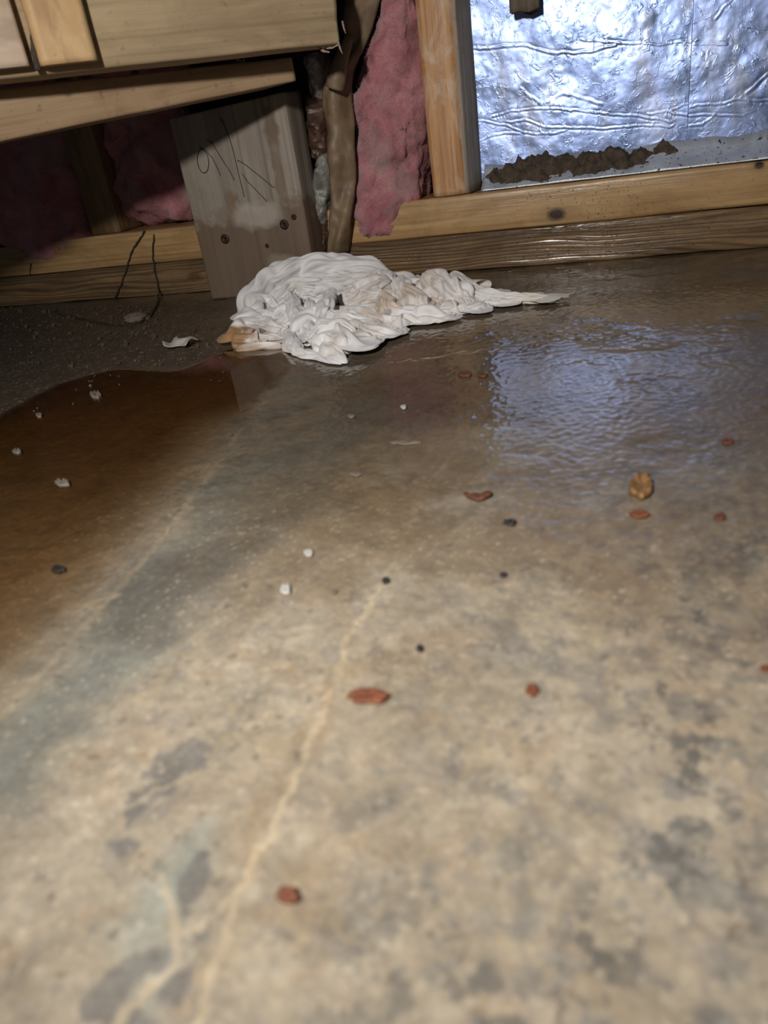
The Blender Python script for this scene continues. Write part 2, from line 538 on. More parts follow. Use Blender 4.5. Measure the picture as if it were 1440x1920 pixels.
# ------------------------------------------------------------------ back wall (framing)
M['plate'] = wood('fir_plate', (.52, .335, .155), (.36, .215, .09), stain=(.20, .10, .035), stain_amt=.45, rough=.33, gloss_noise=.35,
                  grain=(5, 110, 110), knots=[(tuple(on_y((1043, 402))[k] - (0, 0, 0)[k] - (0, DW + .0445, .0573)[k] + (0.35, 0, 0)[k] for k in range(3)), (.0085, .05, .0055)),
                                               ((0.445, -.045, .016), (.004, .05, .003))], speck=.1)
M['sill'] = wood('treated_sill', (.27, .168, .085), (.155, .095, .048), stain=(.06, .04, .027), stain_amt=.55, ring=(.55, 170, 3.2), rough=.20, gloss_noise=.3,
                 grain=(4, 120, 120))
M['stud'] = wood('pine_stud', (.60, .33, .15), (.36, .17, .065), stain=(.62, .50, .38), stain_amt=.75, rough=.55, grain=(3.5, 110, 110), bump=1.0, stain_scale=55)
M['stud_brown'] = wood('brown_stud', (.30, .19, .09), (.18, .105, .05), stain_amt=.5, rough=.6)
M['strip'] = wood('grey_furring', (.38, .33, .27), (.24, .20, .16), stain_amt=.4, rough=.65, grain=(6, 120, 120))
M['dark'] = plain('dark_sheathing', (.035, .028, .024), .9, .4, 25)

wall = empty('wall_back', (-.35, DW + .045, 0))
tag(wall, 'open stud wall on doubled bottom plates', kind='structure')
WL, WR = -1.35, 0.65


def wpart(name, p0, p1, Wd, T, mat, **kw):
    p0 = Vector(p0) - wall.location; p1 = Vector(p1) - wall.location
    zh = kw.pop('zh', (0, 0, 1))
    return board(name, (p1 - p0).length, Wd, T, mat, wall, along(p0, p1, zh), **kw)


sill = wpart('sill_plate', (WL, DW + .0445, .019), (WR, DW + .0445, .019), .0376, .089, M['sill'], nseg=240, rough=.0009, seed=1)
tag(sill, 'dark wet treated lumber sill plate')
plate = wpart('bottom_plate', (WL, DW + .0445, .0573), (WR, DW + .0445, .0573), .038, .089, M['plate'], nseg=240, rough=.0006, seed=2, r=.003)
tag(plate, 'yellow wet fir bottom plate with a dark knot')
ST = .0772
st = wpart('stud', (-.1955, DW + .0445, ST), (-.1955, DW + .0445, 1.15), .039, .089, M['stud'], zh=(1, 0, 0), r=.011, ncorner=5, nseg=220, rough=.0016, seed=3)
tag(st, 'orange pine stud with rounded waney edges')
st2 = wpart('stud', (-.636, DW + .050, ST), (-.636, DW + .050, 1.15), .042, .078, M['stud_brown'], zh=(1, 0, 0), seed=4, nseg=120)
wpart('stud', (-1.06, DW + .047, ST), (-1.06, DW + .047, 1.15), .038, .089, M['stud_brown'], zh=(1, 0, 0), seed=5)
fa = np.array([-.1755, DW + .004]); fb = np.array([-.1665, DW + .037]); fd = (fb - fa) / np.linalg.norm(fb - fa); fn = np.array([-fd[1], fd[0]]) * .004
fm = (fa + fb) / 2 + fn
wpart('furring_strip', (fm[0], fm[1], ST), (fm[0], fm[1], 1.15), float(np.linalg.norm(fb - fa)), .008, M['strip'], zh=(fd[0], fd[1], 0), seed=6, r=.001, nseg=120)
wpart('stud', (.36, DW + .047, ST), (.36, DW + .047, 1.15), .038, .089, M['stud_brown'], zh=(1, 0, 0), seed=7)
wpart('top_plate', (WL, DW + .0445, 1.17), (WR, DW + .0445, 1.17), .038, .089, M['plate'], seed=8)
bk = wpart('sheathing', (WL, DW + .097, .585), (WR, DW + .097, .585), 1.17, .012, M['dark'], seed=9, rough=.001)

# ------------------------------------------------------------------ galvanised sheets in the bay
def metal_mat():
    t = NT('galvanised_sheet')
    co = t.coords()
    big = t.noise(t.coords((1, 1, .5)), 22, 5, .6, 1.2)
    fine = t.noise(co, 240, 4, .6, .6)
    pock = t.noise(co, 110, 3, .6, 1.2)
    c = t.mix(t.ramp(big, [(.35, 0.0), (.68, 1.0)]), (.19, .265, .47), (.36, .46, .78))
    film = t.ramp(t.noise(t.coords((1, 1, .3), loc=(3, 0, 1)), 30, 5, .65, .6), [(.52, 0.0), (.70, 1.0)])
    c = t.mix(t.math('MULTIPLY', film, .4), c, (.55, .53, .50))
    r = t.math('ADD', .37, t.math('MULTIPLY', t.math('SUBTRACT', big, .5), .5), True)
    h = t.math('ADD', t.math('MULTIPLY', t.ramp(pock, [(.55, 0.0), (.7, 1.0)]), 1.0), t.math('MULTIPLY', fine, .35))
    nb = t.bump(h, .28, .0006)
    mt = t.math('SUBTRACT', .80, t.math('MULTIPLY', film, .35))
    return t.done(c, r, nb, Metallic=mt)


M['metal'] = metal_mat()
M['flange'] = speckle_metal('dirty_flange', (.72, .75, .80), .5, 130, .3, .55, (.03, .024, .02), .60)
YM = DW + .036


def metal_sheet(name, x0, x1, yoff, lines, seed):
    fine_hi = .30
    zs = np.r_[np.arange(.084, fine_hi, .0010), np.linspace(fine_hi, 1.14, 50)]
    xf = min(x1, .13)
    xs = np.arange(x0, xf, .0010)
    if x1 > xf + .01: xs = np.r_[xs, np.linspace(xf, x1, 40)]
    X, Z = np.meshgrid(xs, zs); P = np.stack([X.ravel(), Z.ravel()], 1)
    p3 = np.c_[P, np.full(len(P), .2 + seed)]
    d = .0016 * fbm(p3 * 9, 3) + .00045 * fbm(p3 * 40, 3) + .00010 * fbm(p3 * 130, 3)
    wq = P + .0012 * np.stack([fbm(p3 * 60, 3), fbm(p3 * 60 + 8, 3)], 1)
    for pts, amp, wd in lines:
        L = [on_y(q, YM)[[0, 2]] for q in pts]
        dd = polydist(wq, L)
        wd = wd * .7; amp = amp * .6
        mod = .55 + .45 * pn(p3 * 55 + 3)
        d = d + amp * mod * (np.exp(-(dd / wd) ** 2) - .55 * np.exp(-((dd - wd * 1.9) / wd) ** 2))
    V = np.c_[P[:, 0], YM + yoff - d, P[:, 1]]
    o = mesh_obj(name, V, grid_faces(len(zs), len(xs))[:, ::-1], M['metal'], wall)
    md = o.modifiers.new('thick', 'SOLIDIFY'); md.thickness = .0008
    return o


zz = lambda L: [(840 + x / 2.4, y / 2.4) for x, y in L]
crease = [(zz([(70, 218), (180, 220), (290, 205), (360, 205), (420, 230), (520, 238), (640, 235), (760, 200)]), .0011, .0011),
          (zz([(590, 180), (690, 188), (830, 192), (940, 200), (1060, 190), (1110, 193)]), .0011, .0010),
          (zz([(200, 525), (280, 500), (400, 490), (520, 490), (640, 502), (740, 515), (860, 520), (960, 540), (1010, 550)]), .0010, .0010),
          (zz([(95, 545), (180, 548), (260, 565), (350, 598), (460, 600), (530, 590)]), .0010, .0010),
          (zz([(100, 650), (180, 615), (260, 598), (350, 600)]), .0009, .0010),
          (zz([(260, 552), (350, 540), (440, 572), (560, 575), (690, 580), (790, 568), (880, 565), (1000, 570), (1020, 555)]), .0011, .0010),
          (zz([(900, 510), (980, 505), (1080, 520)]), .0009, .001),
          (zz([(670, 508), (672, 540), (660, 578)]), .0009, .0008),
          (zz([(1020, 560), (1045, 610), (1070, 635)]), .0007, .0008),
          (zz([(1000, 500), (1060, 475), (1090, 470)]), .0009, .0009),
          (zz([(330, 400), (420, 470), (520, 420), (600, 440), (700, 470)]), .0005, .0016)]
for k in range(6):
    crease.append((zz([(915 + 20 * k, 505), (925 + 20 * k, 535)]), .0007, .0006))
for k in range(4):
    crease.append((zz([(215 + 14 * k, 512), (225 + 14 * k, 535)]), .0006, .0006))
crease2 = [(zz([(1085, 520), (1200, 515), (1330, 525), (1345, 545), (1440, 600)]), .0011, .001),
           (zz([(1085, 565), (1150, 555), (1200, 515)]), .0010, .001),
           (zz([(1085, 480), (1200, 468), (1300, 450), (1440, 450)]), .0009, .001),
           (zz([(1330, 520), (1380, 490)]), .0010, .001),
           (zz([(1105, 195), (1250, 200)]), .0010, .001),
           (zz([(1200, 85), (1240, 30), (1275, 0)]), .0011, .001),
           (zz([(1320, 120), (1440, 130)]), .0009, .0011),
           (zz([(1340, 420), (1440, 330)]), .0009, .0016)]
sx0 = on_y((1297, 145), YM)[0]
s1 = metal_sheet('metal_sheet', -.168, sx0 + .004, 0, crease, 0)
tag(s1, 'crinkled shiny galvanised metal sheet')
metal_sheet('metal_sheet', sx0 - .002, .34, -.0016, crease2, 5)
# bent flange along the plate
xs = np.linspace(-.163, .34, 200)
V = []
for x in xs:
    wv = .0012 * math.sin(x * 60) + .0008 * math.sin(x * 143)
    for (y, z) in ((DW + .006, .0772), (DW + .0072, .0787 + wv * .3), (DW + .018, .0850 + wv), (DW + .030, .0915 + wv), (DW + .0335, .099 + wv)):
        V.append((x, y, z))
o = mesh_obj('metal_flange', V, grid_faces(200, 5), M['flange'], wall)
o.modifiers.new('thick', 'SOLIDIFY').thickness = .0007
tag(o, 'dirty bent metal flange')

# dirt in the channel
M['dirt'] = plain('soil', (.075, .052, .034), .95, .6, 160, 1.0)
def heap(name, pts, wid, hgt, mat, seed, zbase):
    """low irregular ridge of soil along a line"""
    q = smooth_line(pts, 170); n = len(q); m = 21
    V = []
    for i, p in enumerate(q):
        t = i / (n - 1); e = math.sin(math.pi * min(1, max(0, t))) ** .45
        for j in range(m):
            s = j / (m - 1) * 2 - 1
            V.append((p[0], p[1] + s * wid * e, zbase(p[1] + s * wid * e) + hgt * e * (1 - t * .55) * (1 - s * s)))
    V = np.array(V); V[:, 2] += fbm(V * 85 + seed, 5, .6) * hgt * .45 * (V[:, 2] > V[:, 2].min() + .0005)
    V[:, 1] += .002 * fbm(V * 90 + seed, 3)
    return mesh_obj(name, V, grid_faces(n, m), mat)
o = heap('dirt_ridge', [(-.163, DW + .021, 0), (-.10, DW + .024, 0), (-.03, DW + .027, 0), (.03, DW + .029, 0)], .016, .0150, M['dirt'], 2, lambda y: .079 + max(0, (y - DW - .008)) * .50)
tag(o, 'dark soil piled along the foot of the metal sheet', 'dirt', kind='stuff')

# ------------------------------------------------------------------ upper beams
M['beam'] = wood('tan_beam', (.46, .345, .20), (.34, .245, .135), stain=(.24, .16, .09), stain_amt=.5, rough=.7, grain=(4, 60, 60), speck=.4)
M['ledger'] = wood('ledger', (.40, .275, .155), (.30, .195, .105), stain=(.20, .10, .05), stain_amt=.45, rough=.7, grain=(5, 80, 80), speck=.4)
M['yellow'] = wood('yellow_block', (.62, .42, .21), (.50, .31, .14), stain=(.40, .20, .08), stain_amt=.3, rough=.6, grain=(30, 30, 30))
M['pinkish'] = wood('pale_block', (.60, .47, .36), (.52, .39, .28), stain=(.50, .25, .08), stain_amt=.35, rough=.65, grain=(60, 8, 8))
# header board in front
R0 = on_y((640, 80), .700); L0 = on_y((0, 150), .50)
dirv = (R0 - L0) / np.linalg.norm(R0 - L0)
Lfar = L0 - dirv * .32
hb = .25
nrm = np.cross(dirv, [0, 0, 1]); nrm /= np.linalg.norm(nrm)      # towards the camera
if nrm[1] > 0: nrm = -nrm
upv = np.cross(nrm, dirv); upv = upv if upv[2] > 0 else -upv
off = -nrm * .019 + upv * hb / 2
beam = board('header_board', np.linalg.norm(R0 - Lfar), hb, .038, M['beam'], None, along(Lfar + off, R0 + off, upv), r=.003, nseg=200, rough=.0008, end_rag=.004, seed=11)
tag(beam, 'wide tan header board with a frayed end above the ledger', 'board')
# ledger strip behind and below
A = on_y((0, 265), .520); B = on_y((556, 152), .722)
dl = (B - A) / np.linalg.norm(B - A)
A2 = A - dl * .32
nl = np.cross(dl, [0, 0, 1]); nl /= np.linalg.norm(nl); nl = nl if nl[1] < 0 else -nl
upl = np.cross(nl, dl); upl = upl if upl[2] > 0 else -upl
off = -nl * .0445 + upl * .019
led = board('ledger_board', np.linalg.norm(B - A2), .038, .089, M['ledger'], None, along(A2 + off, B + off, upl), r=.003, nseg=160, rough=.0008, seed=12)
lh = np.linalg.norm(B - A2) / 2
for v in led.data.vertices:      # planed to a taper so that it fits under the header
    k = np.clip((v.co.x + lh - .32) / (2 * lh - .32), 0, 1)
    v.co.z = -.019 + (v.co.z + .019) * (.92 - .42 * k)
tag(led, 'narrow brown ledger board running under the tan header board', 'board')


def face_pt(px):
    """point of the header front face behind a pixel"""
    d = ray(px); c = np.array([0, 0, H])
    t = ((R0 - c) @ nrm) / (d @ nrm)
    return c + d * t


def block(name, pxl, pxr, bot, mat, proud, rr, label, seed):
    a = face_pt((pxl, bot)); b = face_pt((pxr, bot))
    u = ((a - R0) @ dirv, (b - R0) @ dirv); v0 = (a - R0) @ upv
    L = .19
    c0 = R0 + dirv * (u[0] + u[1]) / 2 + upv * v0 + nrm * (proud / 2 + .0014)
    ob = board(name, L, abs(u[1] - u[0]), proud, mat, None, along(c0, c0 + upv * L, dirv), r=rr, ncorner=5, nseg=50, rough=.0007, seed=seed)
    return tag(ob, label, 'block')


block('wood_block', 72, 183, 128, M['yellow'], .013, .006, 'bright yellow wood block with a rounded edge on the header board', 13)
block('wood_block', -150, 60, 148, M['pinkish'], .011, .003, 'pale pinkish wood block beside the yellow block', 14)

# board end hanging in front of the metal sheet
M['stub'] = wood('dark_stub', (.16, .12, .085), (.09, .065, .045), rough=.8)
a = on_y((955, 24), .822); b = on_y((1011, 12), .822)
cx_ = (a[0] + b[0]) / 2; z0 = a[2] - .001
stub = board('board_scrap', .30, b[0] - a[0], .016, M['stub'], None, along((cx_, .830, z0 + .30), (cx_, .830, z0), (1, 0, 0)), nseg=60, end_rag=.004, seed=15, r=.0015)
tag(stub, 'dark splintered board end hanging before the metal sheet', 'board')

# ------------------------------------------------------------------ short support post
def post_extra(t, co, base):
    sp = t.node('ShaderNodeSeparateXYZ'); t.link(co, sp.inputs[0])
    n = t.noise(t.coords((1, 1, 1)), 26, 5, .65, .8)
    # damp brown foot: local x runs upward
    lv = t.math('ADD', sp.outputs[0], t.math('MULTIPLY', t.math('SUBTRACT', n, .5), .10))
    foot = t.ramp(t.math('ADD', t.math('MULTIPLY', lv, 10), .5), [(.38, 1.0), (.52, 0.0)])
    base = t.mix(t.math('MULTIPLY', foot, .85), base, t.mix(t.noise(t.coords((4, 110, 110)), 1, 5, .6), (.075, .044, .026), (.185, .115, .07)))
    for c, r, cc, am in (((-.012, 0, .012), (.014, .1, .030), (.42, .37, .32), .65), ((.068, 0, .047), (.016, .1, .007), (.13, .085, .05), .85),
                         ((.020, 0, .046), (.034, .1, .005), (.15, .10, .06), .7), ((.004, 0, -.014), (.012, .1, .007), (.17, .115, .065), .7),
                         ((-.010, 0, -.030), (.010, .1, .010), (.18, .125, .08), .5), ((-.062, 0, .030), (.010, .1, .016), (.30, .24, .18), .6)):
        v = t.node('ShaderNodeVectorMath', operation='ADD'); t.link(co, v.inputs[0])
        nz = t.node('ShaderNodeTexNoise'); nz.inputs['Scale'].default_value = 70; nz.inputs['Detail'].default_value = 4; t.link(co, nz.inputs['Vector'])
        sc = t.node('ShaderNodeVectorMath', operation='MULTIPLY_ADD'); t.link(nz.outputs['Color'], sc.inputs[0]); sc.inputs[1].default_value = (.016, 0, .016); sc.inputs[2].default_value = (-.008, 0, -.008)
        t.link(sc.outputs[0], v.inputs[1])
        mk, _ = t.blob(v.outputs[0], c, r, .25)
        base = t.mix(t.math('MULTIPLY', mk, am), base, cc)
    return base


M['post'] = wood('weathered_post', (.30, .255, .205), (.215, .18, .145), stain=(.17, .13, .095), stain_amt=.35, rough=.72, grain=(3, 75, 75), extra=post_extra, bump=.6)
YP = .766
pl = on_y((315, 225), YP)[0]; pr = on_y((531, 172), YP)[0]
zt_l = on_y((312, 225), YP)[2]; zt_r = on_y((533, 172), YP)[2]
pw = pr - pl; ph = zt_r
post = empty('support_post', ((pl + pr) / 2, YP + .022, 0))
tag(post, 'short weathered grey plank post with pencil scrawl standing under the ledger board', 'post')
pb = board('plank', ph, pw, .044, M['post'], post, along((0, 0, 0), (0, 0, ph), (1, 0, 0)), r=.0025, nseg=90, rough=.0008, seed=21)
for v in pb.data.vertices:       # slanted saw cut at the head
    if v.co.x > ph * .4:
        k = (v.co.x - ph * .4) / (ph * .1)
        v.co.x += min(1, k) * (zt_l - zt_r) * (.5 - v.co.z / pw) 
M['graphite'] = plain('graphite', (.022, .02, .022), .5, .2)
M['screw'] = plain('rusty_screw', (.055, .032, .022), .55, .5, 300, .5, Metallic=.6)
PF = YP - .0006
zp = lambda L: [on_y((290 + x / 3.692, 150 + y / 3.692), PF) for x, y in L]
strokes = [[(345, 475), (312, 480), (293, 530), (300, 600), (330, 648), (362, 642), (376, 590), (370, 530), (345, 488), (310, 462)],
           [(350, 485), (400, 540), (430, 600), (455, 660)],
           [(362, 418), (392, 426), (430, 490), (480, 570), (520, 630), (550, 692)],
           [(448, 255), (482, 305), (530, 440), (560, 560), (590, 690), (620, 808)],
           [(572, 555), (620, 580), (720, 660), (828, 748)],
           [(606, 650), (640, 700), (700, 760), (778, 842)]]
for s in strokes:
    q = smooth_line(zp(s), 36)
    v, f = tube_geo(q, .00042, 5)
    mesh_obj('pencil_stroke', v, f, M['graphite'], post)
for px, rad in (((422, 448), .0052), ((533, 421), .0052), ((501, 461), .0024), ((551, 407), .003)):
    c = on_y(px, YP); seg = 18
    prof = [(0, -.0006), (rad * .3, -.0006), (rad * .34, -.0014), (rad * .8, -.0014), (rad, -.0004), (rad, .003)]
    V = []; F = []
    for r_, dy in prof:
        for k in range(seg):
            th = 2 * math.pi * k / seg; V.append((c[0] + r_ * math.cos(th), YP + dy, c[2] + r_ * math.sin(th)))
    mesh_obj('screw_head', V, grid_faces(len(prof), seg, True), M['screw'], post)

# ------------------------------------------------------------------ insulation
def pink_mat():
    t = NT('pink_fibreglass')
    co = t.coords()
    a = t.noise(co, 24, 6, .65, 1.0); b = t.noise(co, 300, 5, .7, .5); g = t.noise(t.coords(loc=(4, 2, 7)), 15, 5, .6, .8)
    c = t.mix(t.ramp(a, [(.32, 0.0), (.68, 1.0)]), (.31, .085, .105), (.55, .25, .255))
    c = t.mix(t.math('MULTIPLY', t.ramp(g, [(.52, 0.0), (.68, 1.0)]), .75), c, (.30, .225, .21))
    c = t.mix(t.math('MULTIPLY', t.ramp(b, [(.3, 1.0), (.45, 0.0)]), .35), c, (.20, .075, .085))
    nb = t.bump(t.math('ADD', b, t.math('MULTIPLY', a, 1.2)), .8, .0025)
    return t.done(c, .95, nb, Sheen_Weight=.25)


M['pink'] = pink_mat()
M['kraft'] = plain('kraft_paper', (.20, .135, .078), .55, .35, 45, .5)
M['fuzz'] = plain('fibre', (.55, .30, .31), .9, .2)


def pillow(name, rows, mat, yback, seed, amp=.006, ns=70, nz=120, parent=None, freq=30, flat=2.6):
    """rows: list of (z, xl, xr, yfront) from bottom to top; a lumpy closed body"""
    rows = np.array(rows, float)
    t = np.linspace(0, 1, nz)
    zs = rows[0, 0] + (rows[-1, 0] - rows[0, 0]) * t
    xl, xr, yf = [np.interp(zs, rows[:, 0], rows[:, k]) for k in (1, 2, 3)]
    for _ in range(4):
        for a in (xl, xr, yf): a[1:-1] = .25 * a[:-2] + .5 * a[1:-1] + .25 * a[2:]
    th = np.linspace(0, 2 * math.pi, ns, endpoint=False)
    c, s = np.cos(th), np.sin(th)
    ex = np.sign(c) * np.abs(c) ** (2 / flat); ey = np.sign(s) * np.abs(s) ** (2 / flat)
    V = np.zeros((nz, ns, 3))
    capr = np.sqrt(np.clip(1 - np.clip((.06 - np.minimum(t, 1 - t)) / .06, 0, 1) ** 2, .0025, 1))
    V[:, :, 0] = ((xl + xr) / 2)[:, None] + ((xr - xl) / 2)[:, None] * ex[None]
    mid = (yf + yback) / 2; hd = (yback - yf) / 2
    V[:, :, 1] = mid[:, None] + (hd * capr)[:, None] * ey[None]
    V[:, :, 2] = zs[:, None]
    V = V.reshape(-1, 3)
    n = fbm(V * freq + seed, 5, .55); n2 = fbm(V * freq * .45 + seed + 40, 3)
    front = sstep(yback, yback - .02, V[:, 1])
    V[:, 1] -= front * (amp * 1.3 * n + amp * 1.2 * n2)
    V[:, 0] += .7 * amp * fbm(V * freq + seed + 77, 4)
    V[:, 2] += .6 * amp * fbm(V * freq + seed + 99, 4)
    F = [tuple(f) for f in grid_faces(nz, ns, True)] + [tuple(range(ns))[::-1], tuple(range((nz - 1) * ns, nz * ns))]
    return mesh_obj(name, V, F, mat, parent, origin=None if parent is None else None)


def rows_px(L, y):
    """(pixel y, xl, xr, yfront) measured on plane y -> wall rows, bottom to top"""
    out = []
    for (py, xl, xr, yf) in L:
        a = on_y((xl, py), yf); b = on_y((xr, py), yf)
        out.append(((a[2] + b[2]) / 2, a[0], b[0], yf))
    return sorted(out)


def batt(label, rows, seed, extra_top, **kw):
    rows = rows + [extra_top] if extra_top else rows
    root = empty('insulation_batt', ((rows[0][1] + rows[0][2]) / 2, DW + .06, rows[0][0]))
    tag(root, label, 'insulation')
    f = pillow('fibreglass', rows, M['pink'], DW + .088, seed, parent=root, **kw)
    return root, f


r = rows_px([(480, 640, 680, .802), (458, 638, 712, .800), (432, 638, 752, .799), (405, 640, 778, .800), (340, 642, 782, .803), (260, 645, 790, .803), (200, 640, 790, .800), (150, 652, 788, .800), (100, 664, 784, .803), (40, 690, 778, .806), (0, 700, 774, .808)], .8)
b1, f1 = batt('tall pink fibreglass batt between the kraft paper and the orange stud', r, 3, (.90, -.30, -.214, .815), amp=.0075, freq=46, nz=190, ns=90)
r = rows_px([(512, 76, 112, .801), (490, 50, 122, .799), (468, 10, 132, .799), (440, -60, 135, .802), (400, -140, 138, .806), (340, -160, 128, .815), (280, -170, 112, .825)], .8)
b2, f2 = batt('dark pink batt sagging in a point over the bottom plate', r, 9, (.90, -1.03, -.66, .83), amp=.006, freq=30, nz=160, ns=80)
r = rows_px([(425, 235, 352, .830), (400, 205, 352, .828), (360, 190, 350, .826), (310, 186, 345, .834), (260, 175, 330, .84)], .8)
r[0] = (ST + .0005,) + tuple(r[0][1:])
b3, f3 = batt('dusty pink batt slumped on the bottom plate left of the post', r, 15, (.90, -.61, -.34, .845), amp=.009, freq=34, nz=160, ns=80)

# kraft facing of the tall batt
L = [(0, 645, 706, .792), (50, 645, 692, .789), (92, 640, 674, .786), (130, 616, 656, .786), (172, 604, 648, .790), (200, 602, 650, .788), (260, 606, 658, .790), (320, 617, 661, .790), (400, 617, 656, .790), (478, 613, 645, .7935)]
n, m = 90, 16
py = np.linspace(-60, 478, n); La = np.array([(-60, 640, 716, .795)] + L)
V = []
for k, p in enumerate(py):
    xl, xr, yy = [np.interp(p, La[:, 0], La[:, c]) for c in (1, 2, 3)]
    for j in range(m):
        s = j / (m - 1)
        q = on_y((xl + (xr - xl) * s, p), yy)
        q[1] += .008 * (s - .4) ** 2 * 4 - .003 * math.sin(s * 7 + p * .02) - .0035 * math.sin(p * .045 + s * 2)
        V.append(q)
V = np.array(V); V[:, 1] += .0035 * fbm(V * 45, 4) + .003 * np.abs(fbm(V * 28 + 9, 2))
o = mesh_obj('kraft_facing', V, grid_faces(n, m), M['kraft'], b1)
o.modifiers.new('t', 'SOLIDIFY').thickness = .0009
tag(o, 'brown kraft paper facing')
# rolled fold of the paper
q = smooth_line([on_y(p, .778) for p in ((655, 70), (642, 105), (632, 140), (627, 166))], 30)
v, f = tube_geo(q, np.r_[np.linspace(.004, .0095, 24), np.linspace(.0095, .0088, 6)], 18)
o = mesh_obj('paper_fold', v, f, M['kraft'], b1)

# fibres standing off the pink batts
def fuzz(fo, root, count, seed):
    me = fo.data; nv = len(me.vertices); g = np.random.default_rng(seed)
    co = np.zeros(nv * 3); me.vertices.foreach_get('co', co); co = co.reshape(-1, 3)
    no = np.zeros(nv * 3); me.vertices.foreach_get('normal', no); no = no.reshape(-1, 3)
    wz = co[:, 2] + fo.location.z + root.location.z
    ok = np.where((no[:, 1] < -.1) & (wz < .34))[0]
    pick = g.choice(ok, min(count, len(ok)), replace=False)
    P = []
    for i in pick:
        d = no[i] * .7 + g.normal(size=3) * .6; d /= np.linalg.norm(d)
        l = g.uniform(.002, .007); bend = g.normal(size=3) * .3
        q = np.array([co[i] + d * l * t + bend * l * t * t for t in (-.3, .2, .6, 1)])
        P.append(tube_geo(q, [.00012, .0001, .00008, .00004], 3))
    V, F = join_geo(P)
    V = V + np.array(fo.location) + np.array(root.location)
    mesh_obj('loose_fibres', V, F, M['fuzz'], root, kind='stuff')


fuzz(f1, b1, 900, 1); fuzz(f2, b2, 400, 2); fuzz(f3, b3, 400, 3)

# grubby plastic and rotten wood stuffed beside the post
def plastic_mat(name, col, c2):
    t = NT(name); co = t.coords()
    a = t.noise(co, 45, 5, .6, 1.2); b = t.noise(co, 130, 4, .6, 1.0)
    c = t.mix(t.ramp(a, [(.42, 0.0), (.62, 1.0)]), c2, col)
    return t.done(c, .32, t.bump(t.math('ADD', a, t.math('MULTIPLY', b, .4)), .8, .003))


M['plastic'] = plastic_mat('cloudy_plastic', (.40, .38, .35), (.16, .125, .10))
M['plastic2'] = plastic_mat('grey_green_plastic', (.30, .30, .27), (.15, .14, .12))
M['rot'] = plain('rotten_wood', (.085, .045, .028), .45, .6, 70, .9)
r = rows_px([(188, 572, 604, .800), (160, 566, 606, .796), (125, 560, 606, .796), (98, 566, 596, .802)], .8)
o = pillow('plastic_scrap', r, M['plastic'], DW + .03, 31, .004, 40, 60, freq=50, flat=2.0)
tag(o, 'cloudy whitish plastic scrap bunched under the header board end', 'plastic')
r = rows_px([(300, 580, 612, .806), (260, 572, 612, .806), (220, 568, 610, .806), (175, 570, 604, .806)], .8)
o = pillow('rotten_wood', r, M['rot'], DW + .035, 35, .005, 40, 60, freq=60)
tag(o, 'dark red brown lump of rotten wood between the plastic scraps', 'wood')
r = rows_px([(428, 578, 604, .801), (390, 577, 612, .799), (340, 578, 622, .797), (310, 580, 622, .798), (286, 586, 618, .803)], .8)
o = pillow('plastic_scrap', r, M['plastic2'], DW + .03, 38, .004, 40, 70, freq=55, flat=2.0)
tag(o, 'grey green crumpled plastic scrap low between post and kraft paper', 'plastic')
r = rows_px([(482, 578, 614, .803), (450, 580, 614, .803), (415, 580, 612, .805)], .8)
o = pillow('rotten_wood', r, M['rot'], DW + .02, 41, .004, 40, 50, freq=70)
tag(o, 'dark wet rotten chunk behind the white rag', 'wood')

